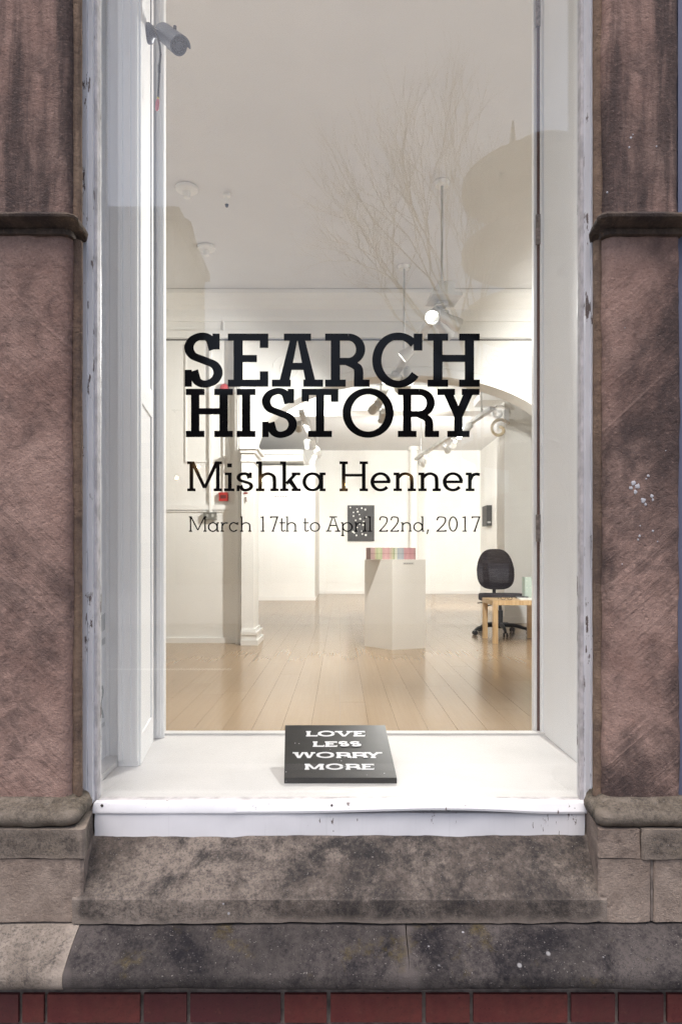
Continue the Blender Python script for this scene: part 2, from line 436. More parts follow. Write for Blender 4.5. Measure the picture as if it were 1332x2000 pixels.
def pilaster(sx, label):
    """sx=-1: left, 1: right. Plan built on the right side, mirrored for the left."""
    fx = .705 if sx > 0 else .720          # inner front edge
    bx = .714 if sx > 0 else .727          # where it meets the window frame
    ox = .908 if sx > 0 else .945
    def ring(o, z, r=.012):
        os_ = max(o, 0) * (.62 if sx > 0 else .70); xi = fx - os_; yf = -.14 - o
        pts = [(bx - os_ * .35, .02), (bx - os_ * .35, -.035), (xi + .010, -.075), (xi + .004, yf + .034), (xi + .002, yf + .024), (xi + .009, yf + .008), (xi + .022, yf)]
        pts += [(ox + o - .006, yf), (ox + o, yf + .006), (ox + o, .02)]
        return [Vector((x * sx, y, z)) for x, y in pts]
    t = thing('stone_pilaster', (sx * .8, -.05, 0), label, 'pilaster', 'sandstone pilasters beside the window')
    lo = sand_lo_a if sx < 0 else sand_lo_b
    sd = 1 if sx < 0 else 2
    B().loft([ring(0, .952), ring(0, 2.4645)]).rough(.0034, 11, .024, sd).build('shaft', lo, t, smooth=True)
    B().loft([ring(-.004, 2.512), ring(-.004, 4.6)]).rough(.0034, 11, .026, sd + 3).build('shaft', sand_up, t, smooth=True)
    ex = sx * (.719 if sx < 0 else .706)
    for z0, z1 in ((.956, 2.469), (2.512, 4.6)):
        B().lathe([(.0155, z0), (.0155, z1)], Matrix.Translation((ex, -.098, 0)), 14).rough(.0012, 14, .05, sd + 40).build('edge_roll', sand_side, t, smooth=True)
    if sx > 0:
        from mathutils.bvhtree import BVHTree
        tr = []
        for o_ in [c_ for c_ in t.children if c_.name.startswith('shaft')]:
            tr.append(BVHTree.FromPolygons([v.co + ORI[o_.name] for v in o_.data.vertices], [list(p_.vertices) for p_ in o_.data.polygons]))
        rs = random.Random(4); wp = simple('splashed_paint', (.46, .455, .48), .8)
        for px, py, r in ((1237, 943, 7), (1245, 950, 8), (1232, 953, 5), (1241, 961, 6), (1256, 977, 7), (1261, 985, 4), (1273, 969, 5), (1275, 976, 4), (1266, 929, 4), (1262, 935, 2.5), (1249, 1047, 4), (1246, 1054, 3), (1275, 1037, 3), (1232, 268, 3.5), (1229, 287, 3), (1282, 285, 2.5), (1236, 262, 2), (1186, 375, 3), (1284, 1058, 2), (1250, 1027, 2), (1215, 1102, 1.8), (1220, 640, 1.6), (1300, 880, 1.6)):
            p0 = Vector((0, -CD, CZ)); dr = (W(px, py, 1.8) - p0).normalized(); hit = None
            for b_ in tr:
                h_ = b_.ray_cast(p0, dr)
                if h_[0] and (hit is None or h_[3] < hit[3]): hit = h_
            if hit:
                rr = r / 980; n_ = 11; q = hit[0]
                rg_ = [[q + Vector((cos(2 * pi * k / n_) * rr * f_ * rs.uniform(.6, 1.15), dy_, sin(2 * pi * k / n_) * rr * f_ * rs.uniform(.6, 1.3))) for k in range(n_)] for f_, dy_ in ((1, .003), (.9, -.0012), (.4, -.002))]
                B().loft(rg_).build('paint_splash', wp, t)
    pr = [(.002, 2.465), (.009, 2.4665), (.010, 2.479), (.008, 2.481), (.008, 2.484), (.014, 2.487), (.026, 2.489), (.038, 2.490), (.047, 2.494), (.049, 2.500), (.044, 2.507), (.028, 2.511), (.004, 2.515)]
    B().loft([ring(o, z) for o, z in pr]).rough(.0022, 30, .011, sd + 6).build('string_moulding', sand_mould, t, smooth=True)
    pr = [(.040, .905), (.057, .910), (.066, .922), (.067, .934), (.060, .946), (.046, .952), (.030, .955), (.024, .958), (.016, .964), (.002, .967)]
    B().loft([ring(o * .95, z) for o, z in pr]).rough(.003, 26, .016, sd + 9).build('base_roll', sand_base, t, smooth=True)
    def block(x0, x1, z0, z1, m, o, sd2, inner):
        yf = -.20 - o
        if inner: poly = [(.690, .02), (.690, -.05), (x0 + .004, yf + .03), (x0, yf + .006), (x0 + .006, yf), (x1 - .004, yf), (x1, yf + .004), (x1, .02)]
        else: poly = [(x0, .02), (x0, yf + .004), (x0 + .004, yf), (x1 - .004, yf), (x1, yf + .004), (x1, .02)]
        poly = [(x * sx, y) for x, y in poly]
        B().prism_z(poly, z0, z1).rough(.0025, 20, .02, sd2).build('plinth_block', m, t, smooth=True)
    if sx < 0:
        block(.659, .98, .829, .903, block_dk, .004, 21, True)
        block(.664, .98, .664, .826, block_lt, 0, 22, True)
    else:
        block(.666, .776, .829, .903, block_lt, .003, 23, True); block(.779, .98, .829, .903, block_dk, .005, 24, False)
        block(.669, .803, .664, .826, block_lt, 0, 25, True); block(.810, .98, .664, .826, block_lt, .001, 26, False)
        m2 = B().box(.804, .809, -.196, -.1, .664, .826).build('mortar_joint', mortar_m, t)
    return t
pilaster(-1, 'weathered sandstone pilaster on the window side below the security camera')
pilaster(1, 'weathered sandstone pilaster on the window side nearest the office chair, splashed with white')

# stone sill and the course below it
ss = tag(B().prism_x([(-.03, .842), (-.065, .822), (-.12, .782), (-.196, .731), (-.2055, .7235), (-.207, .714), (-.206, .664), (.02, .664), (.02, .842)], -.688, .688).rough(.0028, 17, .022, 31).build('window_sill', sill_m, smooth=True),
         'sloping dark sandstone sill mottled with lichen below the white window', 'stone sill')
sc = thing('string_course', (0, -.2, .6), 'sooty stone ledge course running above the red bricks', 'stone course')
prof = [(-.17, .660), (-.205, .657), (-.25, .634), (-.298, .603), (-.309, .594), (-.312, .584), (-.312, .566), (-.306, .556), (-.292, .548), (-.25, .545), (-.17, .545)]
for i, (a, b, m) in enumerate(((-1.7, -.6715, course_lt), (-.6695, .1675, course_m), (.1695, 1.7, course_m))):
    o = B().prism_x(prof, a, b).rough(.0026, 18, .024, 41 + i).build('course_stone', m, sc, smooth=True)
    if i == 0: o['label'] = 'paler course stone speckled with black lichen'
# brick base
bk = thing('brick_wall', (0, -.2, 0), 'red glazed brick base wall below the stone ledge', 'brick wall')
B().box(-1.8, 1.8, -.216, -.172, 0, .543).build('mortar_bed', mortar_m, bk)
bsrc = {}
jx = [40, 89, 277, 368, 552, 642, 828, 921, 1112, 1205]
S = F / (CD - .224)
xs0 = [-1.03] + [(p - VX) / S for p in jx] + [.828, 1.075]
for c in range(7):
    zt = .487 - c * .076 + (.0 if c else 0)
    if c == 0: rows = [(.512, .543), (.420, .492)]
    else: rows = [(zt - .066, zt)]
    for ri, (z0, z1) in enumerate(rows):
        sh = .0 if (c % 2 == 0 and not (c == 0 and ri == 0)) else .12
        for i in range(len(xs0) - 1):
            x0, x1 = xs0[i] + sh, xs0[i + 1] + sh
            L = round(x1 - x0 - .010, 4); key = (L, round(z1 - z0, 3))
            if z0 < .0: z0 = .002
            if key not in bsrc:
                q = B().box(-L / 2, L / 2, -.05, 0.05, 0, z1 - z0)
                o = q.build('brick', brick_m, None, bevel=.003, seg=1); bsrc[key] = o
            else:
                o = bsrc[key].copy(); COL.objects.link(o)
            o.parent = bk; o.location = ((x0 + x1) / 2, -.2245 + .05 + .2 + random.uniform(-.001, .001), z0)
            o.rotation_euler = (0, 0, random.uniform(-.006, .006))

# ------------------------------------------------------------------ the shop window
win = thing('display_window', (0, 0, ZS), 'tall single-pane shop window in a flaking white wooden frame with black lettering', 'window')
def frame_side(sx, xo, xi):
    s = B()
    s.box(min(sx * xo, sx * (xo - .022)), max(sx * xo, sx * (xo - .022)), -.052, .03, ZS - .0, ZT)
    return s
for sx, xo, xi in ((-1, .733, .689), (1, .722, .684)):
    b = B(); a = sorted((sx * xo, sx * (xi + .020)))
    b.box(a[0], a[1], -.050, .03, .912, ZT).rough(.0016, 30, .02, 50 + sx)
    st = b.build('frame_stile', frame_m, win, smooth=True)
    a = sorted((sx * (xi + .0195), sx * (xi + .007)))
    B().box(a[0], a[1], -.043, .03, .914, ZT).rough(.0007, 40, .03, 54 + sx).build('frame_stile', frame_m, win)
    a = sorted((sx * (xi + .0068), sx * (xi - .001)))
    B().box(a[0], a[1], -.026, -.0006, .918, ZT).build('glazing_bead', simple('aged_bead', (.50, .475, .48), .7, var=.22, nscale=30) if not bpy.data.materials.get('aged_bead') else bpy.data.materials['aged_bead'], win)
B().box(-.72, .70, -.05, .03, ZT - .06, ZT).build('frame_head', frame_m, win)
B().box(-.702, .702, 0, .006, .905, ZT - .01).build('glass_pane', glass_m, win)
# bottom batten: nailed at the ends and bowing off the board
bt = B(); rings = []
for i in range(61):
    x = -.690 + 1.380 * i / 60
    u = (x - .28) / .26; bow = math.exp(-u * u) * .019 - .004 * math.exp(-((x - .56) / .12) ** 2)
    out = math.exp(-u * u) * .014
    z0 = .8915 + bow * .75; z1 = .9165 + bow * .45 + .0008 * noise.noise(Vector((x * 9, 0, 0)))
    rings.append([Vector((x, y, z)) for y, z in ((-.060 - out, z0), (-.061 - out, z0 + .006), (-.050 - out * .6, z1), (-.026, z1 + .001), (-.026, z0))])
bat = bt.loft(rings).build('bottom_batten', board_m, win, smooth=True)
B().box(-.686, .686, -.028, .008, .888, .9145).build('glazing_bead', bpy.data.materials['aged_bead'], win)
for px, py in ((199, 1574), (1122, 1579), (648, 1574)):
    p = W(px, py, CD - .056)
    B().lathe([(.0036, -.003), (.0036, .0015), (.001, .0018)], Matrix.Translation(p) @ Matrix.Rotation(radians(55), 4, 'X'), 10).build('nail', black_gap, bat)
B().box(-.684, .684, -.056, .02, .822, .8905).rough(.0016, 26, .02, 60).build('bottom_board', board_m, win, smooth=True)

# ------------------------------------------------------------------ lettering
def stroke(pts, v, h, n=10, closed=False):
    P = [Vector((x, y)) for x, y in pts]; out = []
    m = len(P)
    for i in range(m if closed else m - 1):
        p0 = P[(i - 1) % m] if (closed or i > 0) else P[0] * 2 - P[1]
        p1, p2 = P[i], P[(i + 1) % m]
        p3 = P[(i + 2) % m] if (closed or i + 2 < m) else p2 * 2 - p1
        for k in range(n):
            t = k / n
            out.append(.5 * ((2 * p1) + (p2 - p0) * t + (2 * p0 - 5 * p1 + 4 * p2 - p3) * t * t + (3 * p1 - p0 - 3 * p2 + p3) * t ** 3))
    if not closed: out.append(P[-1])
    return line(out, v, h, closed)
def line(out, v, h, closed=False):
    L, R = [], []; m = len(out)
    for i, p in enumerate(out):
        a = out[(i - 1) % m] if (closed or i > 0) else out[i]; b = out[(i + 1) % m] if (closed or i < m - 1) else out[i]
        t = (b - a).normalized(); w = sqrt((v * t.y) ** 2 + (h * t.x) ** 2) / 2; nn = Vector((-t.y, t.x))
        L.append(p + nn * w); R.append(p - nn * w)
    q = []
    for i in range(m if closed else m - 1):
        j = (i + 1) % m; q.append([L[i], L[j], R[j], R[i]])
    return q
def ell(cx, cy, rx, ry, v, h, a0=0, a1=360, n=40):
    full = abs(a1 - a0) >= 360
    pts = [Vector((cx + (rx - v / 2) * cos(radians(a0 + (a1 - a0) * k / n)), cy + (ry - h / 2) * sin(radians(a0 + (a1 - a0) * k / n)))) for k in range(n if full else n + 1)]
    return line(pts, v, h, full)
def rc(x0, x1, y0, y1): return [[Vector((x0, y0)), Vector((x1, y0)), Vector((x1, y1)), Vector((x0, y1))]]
def pg(*p): return [[Vector(q) for q in p]]
def glyph(ch, x0, x1, yt, yb, v, h, xt=None, sf=1.0):
    """quads of one slab-serif letter in a box; v, h: stroke across / along; xt: x-height line; sf: serif reach"""
    w, H = x1 - x0, yb - yt; r = []
    se = v * .62 * sf          # serif reach beyond the stem
    def stem(xc, y0, y1, top=True, bot=True, l=True, rr=True, tl=None):
        q = rc(xc - v / 2, xc + v / 2, y0, y1)
        if bot: q += rc(xc - v / 2 - se, xc + v / 2 + se, y1 - h, y1)
        if top: q += rc(xc - v / 2 - se, xc + v / 2 + (se if rr else 0), y0, y0 + h)
        return q
    sx0, sx1 = x0 + se + v / 2, x1 - se - v / 2
    if xt is None: xt = yt + H * .36
    if ch == 'H':
        r += stem(sx0, yt, yb) + stem(sx1, yt, yb) + rc(sx0, sx1, yt + H * .46 - h * .45, yt + H * .46 + h * .55)
    elif ch == 'I': r += stem((x0 + x1) / 2, yt, yb)
    elif ch == 'E':
        r += stem(sx0, yt, yb) + rc(sx0, x1, yt, yt + h) + rc(sx0, x1, yb - h, yb) + rc(sx0, x0 + w * .72, yt + H * .47 - h / 2, yt + H * .47 + h / 2)
        r += (rc(x1 - v * .92, x1, yt, yt + H * .27) + rc(x1 - v * .92, x1, yb - H * .29, yb) if sf > .5 else pg((x1 - v * .8, yt), (x1, yt), (x1, yt + H * .34)) + pg((x1 - v * .8, yb), (x1, yb), (x1 + v * .15, yb - H * .36)))
    elif ch == 'L':
        r += stem(sx0, yt, yb) + rc(sx0, x1, yb - h, yb) + pg((x1 - v * .9, yb), (x1, yb), (x1 + v * .15, yb - H * .40))
    elif ch == 'A':
        xc = x0 + w * .5; t = v * .62; bl, br = x0 + se + v * .55, x1 - se - v * .55
        r += pg((xc - t * 1.05, yt), (xc + t * .2, yt), (bl + v * .62, yb), (bl - v * .5, yb)) + pg((xc - t * .2, yt), (xc + t * 1.05, yt), (br + v * .5, yb), (br - v * .62, yb))
        if sf > .5: r += rc(xc - w * .265, xc + w * .265, yt, yt + h)
        r += rc(x0, x0 + w * .37, yb - h, yb) + rc(x1 - w * .385, x1, yb - h, yb) + rc(x0 + w * .27, x1 - w * .27, yt + H * .55, yt + H * .55 + h)
    elif ch == 'R':
        r += stem(sx0, yt, yb, rr=True)
        my = yt + H * .47; rx = w * .72
        xr = x0 + w * .90
        r += rc(sx0, x0 + w * .52, yt, yt + h) + rc(sx0, x0 + w * .52, my - h * .1, my + h * .9)
        r += ell(x0 + w * .52, (yt + my + h * .9) / 2, xr - (x0 + w * .52), (my + h * .9 - yt) / 2, v, h, -90, 90, 24)
        lx = x1 - se - v / 2 - w * .02
        r += stroke([(x0 + w * .50, my + h * .45), (lx - v * .35, my + h * 1.0), (lx, my + H * .22), (lx, yb - h * .5)], v, h) + rc(lx - v / 2, x1, yb - h, yb)
    elif ch == 'C':
        cx, cy = (x0 + x1) / 2, (yt + yb) / 2; ov = H * .02
        r += ell(cx, cy, w / 2, H / 2 + ov, v, h, 36, 318, 48) + rc(x1 - v * .95 - w * .03, x1 - w * .03, yt, yt + H * .32)
    elif ch == 'S' or ch == 's':
        if ch == 's': yt = xt; H = yb - yt
        ov = H * .018; ax, bx_ = x0 + v / 2, x1 - v / 2; ay, by = yt - ov + h / 2, yb + ov - h / 2
        pts = [(.84, .28), (.72, .07), (.46, 0), (.14, .07), (0, .235), (.13, .40), (.5, .5), (.87, .60), (1, .765), (.86, .93), (.54, 1), (.28, .93), (.16, .72)]
        r += stroke([(ax + (bx_ - ax) * u, ay + (by - ay) * t) for u, t in pts], v * 1.02, h * 1.02)
        if sf > .5: r += rc(x1 - w * .08 - v * .78, x1 - w * .08, yt, yt + H * (.30 if sf > .5 else .2)) + rc(x0 + w * .01, x0 + w * .01 + v * .78, yb - H * (.32 if sf > .5 else .2), yb)
    elif ch == 'T':
        xc = (x0 + x1) / 2
        r += rc(xc - v / 2, xc + v / 2, yt, yb) + rc(xc - v / 2 - se * 1.5, xc + v / 2 + se * 1.5, yb - h, yb) + rc(x0, x1, yt, yt + h) + rc(x0, x0 + v * .9, yt, yt + H * .27) + rc(x1 - v * .9, x1, yt, yt + H * .27)
    elif ch == 'O':
        r += ell((x0 + x1) / 2, (yt + yb) / 2, w / 2, H / 2 * 1.03, v, h, 0, 360, 56)
    elif ch == '0':
        r += ell((x0 + x1) / 2, (yt + yb) / 2, w / 2, H / 2, v, h, 0, 360, 40)
    elif ch == 'Y':
        xc = (x0 + x1) / 2; j = yt + H * .56
        r += rc(xc - v / 2, xc + v / 2, j - h * .3, yb) + rc(xc - v / 2 - se * 1.35, xc + v / 2 + se * 1.35, yb - h, yb)
        r += pg((x0 + w * .10, yt), (x0 + w * .10 + v * 1.15, yt), (xc + v * .5, j), (xc - v * .5, j + h * .2)) + pg((x1 - w * .10 - v * 1.15, yt), (x1 - w * .10, yt), (xc + v * .5, j + h * .2), (xc - v * .5, j))
        if sf > .5: r += rc(x0, x0 + w * .42, yt, yt + h) + rc(x1 - w * .42, x1, yt, yt + h)
        else: r += rc(x0, x0 + w * .36, yt, yt + h) + rc(x1 - w * .36, x1, yt, yt + h)
    elif ch in 'VW':
        n = 1 if ch == 'V' else 2; sg = w / n if n == 1 else w * .56
        for k in range(n):
            a = x0 + (w - sg) * k; b = a + sg; xc = (a + b) / 2
            r += pg((a + sg * .06, yt), (a + sg * .06 + v * 1.15, yt), (xc + v * .45, yb), (xc - v * .45, yb)) + pg((b - sg * .06 - v * .8, yt), (b - sg * .06, yt), (xc + v * .45, yb), (xc - v * .3, yb))
        r += rc(x0, x0 + w * (.42 if n == 1 else .26), yt, yt + h) + rc(x1 - w * (.36 if n == 1 else .2), x1, yt, yt + h)
    elif ch == 'M':
        xc = (x0 + x1) / 2; dv = v * 1.05
        r += rc(sx0 - v / 2, sx0 + v / 2, yt, yb) + rc(sx1 - v / 2, sx1 + v / 2, yt, yb)
        r += rc(sx0 - v / 2 - se, sx0 + v / 2 + se, yb - h, yb) + rc(sx1 - v / 2 - se, sx1 + v / 2 + se, yb - h, yb)
        r += rc(x0, sx0 + v * .5, yt, yt + h) + rc(sx1 - v * .5, x1, yt, yt + h)
        bo = yb - H * .10
        r += pg((sx0 - v * .35, yt), (sx0 + v * .75, yt), (xc + v * .45, bo), (xc - v * .45, bo)) + pg((sx1 - v * .75, yt), (sx1 + v * .35, yt), (xc + v * .45, bo), (xc - v * .45, bo))
    elif ch in 'il':
        top = xt if ch == 'i' else yt; xc = x0 + w * .56
        r += rc(xc - v / 2, xc + v / 2, top, yb) + rc(x0, x1, yb - h, yb) + rc(x0 + w * .06, xc, top, top + h)
        if ch == 'i': r += rc(xc - v * .72, xc + v * .55, yt + H * .07, yt + H * .07 + v * 1.05)
    elif ch in 'hn':
        top = yt if ch == 'h' else xt; s0 = x0 + se + v / 2; s1 = x1 - se - v / 2
        r += rc(s0 - v / 2, s0 + v / 2, top, yb) + rc(x0, s0, top, top + h) + rc(x0, s0 + v / 2 + se, yb - h, yb) + rc(s1 - v / 2 - se, x1, yb - h, yb)
        xh = yb - xt
        r += stroke([(s0, xt + xh * .30), (s0 + (s1 - s0) * .28, xt + h * .75), (s0 + (s1 - s0) * .62, xt + h * .45), (s0 + (s1 - s0) * .93, xt + xh * .20), (s1, xt + xh * .46), (s1, yb - h * .5)], v, h)
    elif ch == 'r':
        s0 = x0 + se + v / 2; xh = yb - xt
        r += rc(s0 - v / 2, s0 + v / 2, xt, yb) + rc(x0, s0, xt, xt + h) + rc(x0, s0 + v / 2 + se * 1.2, yb - h, yb)
        r += stroke([(s0, xt + xh * .42), (s0 + (x1 - s0) * .25, xt + xh * .17), (s0 + (x1 - s0) * .6, xt + h * .6), (x1, xt + h * .75)], v, h * 1.1)
    elif ch == 'k':
        s0 = x0 + se + v / 2; xh = yb - xt; m = xt + xh * .52
        r += rc(s0 - v / 2, s0 + v / 2, yt, yb) + rc(x0, s0, yt, yt + h) + rc(x0, s0 + v / 2 + se, yb - h, yb)
        r += pg((x1 - w * .30, xt), (x1 - w * .10, xt), (s0 + v * .9, m + h), (s0 + v * .3, m + h * .1)) + pg((s0 + v * .9, m - h * .2), (s0 + v * 2.1, m - h * .9), (x1 - w * .06, yb), (x1 - w * .26, yb))
        r += rc(x1 - w * .44, x1 - w * .02, xt, xt + h) + rc(x1 - w * .44, x1, yb - h, yb)
    elif ch in 'ad':
        s1 = x1 - se - v / 2; top = xt if ch == 'a' else yt; xh = yb - xt
        r += rc(s1 - v / 2, s1 + v / 2, top, yb) + rc(s1, x1, yb - h, yb)
        r += rc(s1, x1, top, top + h) if ch == 'a' else rc(s1 - v / 2 - se, s1, top, top + h)
        r += ell((x0 + s1 + v * .3) / 2, (xt + yb) / 2, (s1 + v * .3 - x0) / 2, xh / 2 * 1.03, v, h, 0, 360, 40)
    elif ch == 'p':
        s0 = x0 + se + v / 2; xh = yb - xt; db = yb + xh * .47
        r += rc(s0 - v / 2, s0 + v / 2, xt, db) + rc(x0, s0, xt, xt + h) + rc(x0, s0 + v / 2 + se, db - h, db)
        r += ell((x1 + s0 - v * .3) / 2, (xt + yb) / 2, (x1 - s0 + v * .3) / 2, xh / 2 * 1.03, v, h, 0, 360, 40)
    elif ch == 'o':
        r += ell((x0 + x1) / 2, (xt + yb) / 2, w / 2, (yb - xt) / 2 * 1.03, v, h, 0, 360, 44)
    elif ch == 'e':
        r += ell((x0 + x1) / 2, (xt + yb) / 2, w / 2, (yb - xt) / 2 * 1.03, v, h, 38, 360, 44) + rc(x0 + v * .5, x1 - v * .12, (xt + yb) / 2 - h * .5, (xt + yb) / 2 + h * .5)
    elif ch == 'c':
        r += ell((x0 + x1) / 2, (xt + yb) / 2, w / 2, (yb - xt) / 2 * 1.03, v, h, 40, 318, 40) + rc(x1 - v * 1.0 - w * .04, x1 - w * .04, xt, xt + (yb - xt) * .28)
    elif ch == 't':
        s0 = x0 + w * .38; xh = yb - xt
        r += rc(s0 - v / 2, s0 + v / 2, yt + H * .12, yb - xh * .2) + rc(x0, x1, xt, xt + h) + stroke([(s0, yb - xh * .25), (s0 + w * .06, yb - h * .8), (s0 + w * .3, yb - h * .5), (x1, yb - h * 1.2)], v, h)
    elif ch == '1':
        xc = x0 + w * .62
        r += rc(xc - v / 2, xc + v / 2, yt, yb) + rc(x0, xc, yt + h * .3, yt + h * 1.3) + rc(x0, x1, yb - h, yb)
    elif ch == '7':
        r += rc(x0, x1, yt, yt + h) + rc(x0, x0 + v, yt, yt + H * .12) + pg((x1 - v * 1.1, yt + h * .5), (x1, yt + h * .5), (x0 + w * .42, yb), (x0 + w * .42 - v * 1.1, yb)) + rc(x0 + w * .2, x0 + w * .5, yb - h, yb)
    elif ch == '2':
        r += stroke([(x0 + v * .6, yt + H * .26), (x0 + w * .2, yt + H * .07), (x0 + w * .5, yt + h * .5), (x0 + w * .83, yt + H * .09), (x1 - w * .10, yt + H * .27), (x1 - w * .22, yt + H * .48), (x0 + w * .40, yt + H * .76), (x0 + v * .6, yb - h * .6)], v, h)
        r += rc(x0, x1, yb - h, yb) + rc(x1 - v, x1, yb - H * .12, yb)
    elif ch == ',':
        r += pg((x0 + w * .3, yb - v * 1.6), (x1, yb - v * 1.6), (x0 + w * .45, yb + H * .16), (x0, yb + H * .16))
    return r

ROWS = [
 ('SEARCH', 'heading', 651, 755, 18, 14, [(360, 435), (445, 524), (531, 631), (635, 722), (727, 828), (835, 937)], None),
 ('HISTORY', 'heading', 759, 853.5, 16.3, 12.3, [(363, 455), (462, 499.5), (511.5, 580), (589, 661), (669, 769), (777, 857.5), (854, 936.5)], None),
 ('MishkaHenner', 'name_line', 901, 959.3, 7.3, 5.4, [(365.7, 433.7), (437.5, 458), (462, 494.5), (500, 544.3), (547, 587.5), (590.6, 636), (663, 718.6), (723.5, 763), (768.5, 812.5), (817, 861), (864.6, 904.5), (909.5, 937)], 922.8),
 ('March17thtoApril22nd,2017', 'date_line', 1008.5, 1038.6, 2.8, 2.4, [(369, 403.7), (406, 427.7), (430.8, 445), (447, 466), (469, 491), (509, 516.6), (527.4, 543.5), (546, 557), (558, 580), (592, 603), (605, 625.4), (636.7, 665), (666, 689), (692, 706), (708, 716.4), (718, 726.5), (740, 757.7), (762, 779.3), (783, 804.6), (807, 828.6), (833, 838), (852, 872), (876, 894), (903, 911.5), (921, 938)], 1020),
]
dg = CD - .0006
for text, nm, yt, yb, v, h, boxes, xt in ROWS:
    for ch, (a, b) in zip(text, boxes):
        bb = B()
        for k, q in enumerate(glyph(ch, a, b, yt, yb, v, h, xt)):
            bb.face([W(p.x, p.y, dg - k * 1e-5) for p in q])
        # film of vinyl on the street face of the pane
        bb.build('letter', vinyl, win)

# ------------------------------------------------------------------ window bay: ledge, side panels
B().box(-.82, .82, .0085, .752, .872, ZS).build('ledge', sillpaint, win, bevel=.002)
lip = B().box(-.73, .82, .753, .795, .86, ZS + .008).build('ledge_lip', sillpaint, win, bevel=.004)
lj = thing('shutter_casing', (-.75, .4, ZS), 'white panelled wooden shutter casing on the camera side of the window bay', 'window casing')
zz0, zz1 = ZS + .001, ZT
B().prism_z([(-.82, .035), (-.806, .035), (-.806, .395), (-.749, .395), (-.749, .41), (-.82, .41)], zz0, zz1).build('side_panel', jamb_m, lj)
B().prism_z([(-.748, .342), (-.680, .340), (-.728, .690), (-.748, .690)], zz0, zz1).build('shutter_panel', jamb_m, lj)
B().prism_z([(-.82, .692), (-.727, .704), (-.690, .712), (-.690, .722), (-.708, .760), (-.712, .83), (-.82, .83)], zz0, zz1).build('jamb_post', jamb_m, lj)
for xa, wd, dp in ((-.7465, .010, .345), (-.736, .004, .346), (-.708, .0035, .344), (-.690, .009, .344)):
    B().box(xa, xa + wd, dp - .012, dp, zz0 + .02, zz1).build('moulding', jamb_m, lj, bevel=.002)
B().box(-.806, -.7955, .387, .3945, zz0, zz1).build('moulding', jamb_m, lj)
B().box(-.8056, -.750, .12, .394, ZS + .0015, ZS + .022).build('skirting_strip', sillpaint, lj, bevel=.003)
for x, y, z0, z1 in ((-.7265, .6905, 1.02, 1.16), (-.7265, .6905, 1.9, 2.28), (-.7265, .6905, 2.30, 2.75), (-.7265, .6905, 2.80, ZT), (-.7265, .6905, 1.22, 1.88)):
    B().box(x - .02, x + .0005, y, y + .0045, z0, z1).build('gap', black_gap, lj)
for k, (a, c) in enumerate(((-.716, .7042), (-.704, .7065))):
    B().box(a, a + .0025, c - .004, c + .02, zz0 + .01, zz1).build('moulding', jamb_m, lj)
# reflected ghost of lettering, painted as faint grey marks on the side panel
ghost = B(); rs_ = random.Random(2)
def on_panel(px, py):
    t_ = -.8052 / ((px - VX) / F); return Vector((-.8052, t_ - CD, CZ - (py - HY) * t_ / F))
for x0_, x1_, ya_, yb2_, n_ in ((191, 206.5, 1222, 1228, 6), (189, 206.5, 1262, 1264, 9), (190, 205, 1428, 1424, 8)):
    hh_ = {6: 13, 9: 5, 8: 6}[n_]
    for k in range(n_):
        a_ = x0_ + (x1_ - x0_) * k / n_; wv_ = (x1_ - x0_) / n_ * .45; sl_ = -(k + .5) / n_ * 12
        if rs_.random() < .85: ghost.face([on_panel(a_, ya_ + sl_ - hh_), on_panel(a_ + wv_, ya_ + sl_ - hh_ - 1), on_panel(a_ + wv_, yb2_ + sl_ + hh_), on_panel(a_, yb2_ + sl_ + hh_)])
for k in range(9):
    yy = 1340 + k * 7; xx = 199 + 2.2 * sin(k * .9)
    ghost.face([on_panel(xx - 1.2, yy), on_panel(xx + 1.6, yy - 1), on_panel(xx + 2.2 * sin((k + 1) * .9) - 2.2 * sin(k * .9) + 1.6, yy + 6.8), on_panel(xx - 1.2, yy + 7)])
tag(ghost.build('ghost_lettering', simple('ghost_grey', (.45, .47, .47), .6), lj), kind='stuff')
# raised stiles on the splayed shutter panel
def splay(u, dx=0): return (-.680 - .048 * u + dx, .340 + .350 * u)
for u0, u1, z0, z1 in ((.04, .14, zz0, zz1), (.82, .96, zz0, zz1), (.14, .82, zz0 + .0, ZS + .10), (.14, .82, ZS + 1.24, ZS + 1.34)):
    p0, p1 = splay(u0), splay(u1)
    B().prism_z([(p0[0] + .006, p0[1] + .001), (p1[0] + .006, p1[1] + .001), (p1[0] - .004, p1[1]), (p0[0] - .004, p0[1])], z0, z1).build('panel_stile', jamb_m, lj, bevel=.002)
rj = thing('window_reveal', (.82, .4, ZS), 'plain white reveal board with hinges on the chair side of the window bay', 'window reveal')
B().box(.815, .84, .035, .768, zz0, zz1).build('reveal_board', jamb_m, rj)
B().box(.806, .84, .770, .792, zz0, zz1).build('frame_strip', jamb_m, rj, bevel=.002)
B().box(.797, .84, .7935, .80, zz0, zz1).build('gap', redgap, rj)
B().box(.785, .84, .802, .832, zz0, zz1).build('frame_strip', jamb_m, rj, bevel=.002)
for z0, z1 in ((2.87, 3.02), (2.86 - .0, 2.861), (1.67, 1.735)):
    pass
for yt_, yb_ in ((418, 476), (1005, 1058), (-30, 50)):
    z1 = CZ - (yt_ - HY) * 2.745 / F; z0 = CZ - (yb_ - HY) * 2.745 / F
    hg = B().box(.790, .806, .782, .7925, z0, z1).build('hinge', simple('worn_hinge', (.25, .21, .2), .5, .5, .6, .4, 60) if not bpy.data.materials.get('worn_hinge') else bpy.data.materials['worn_hinge'], rj, bevel=.001)
# bay head
tag(B().box(-.82, .82, .008, .83, ZT - .006, ZT + .003).build('bay_head', jamb_m), kind='structure')
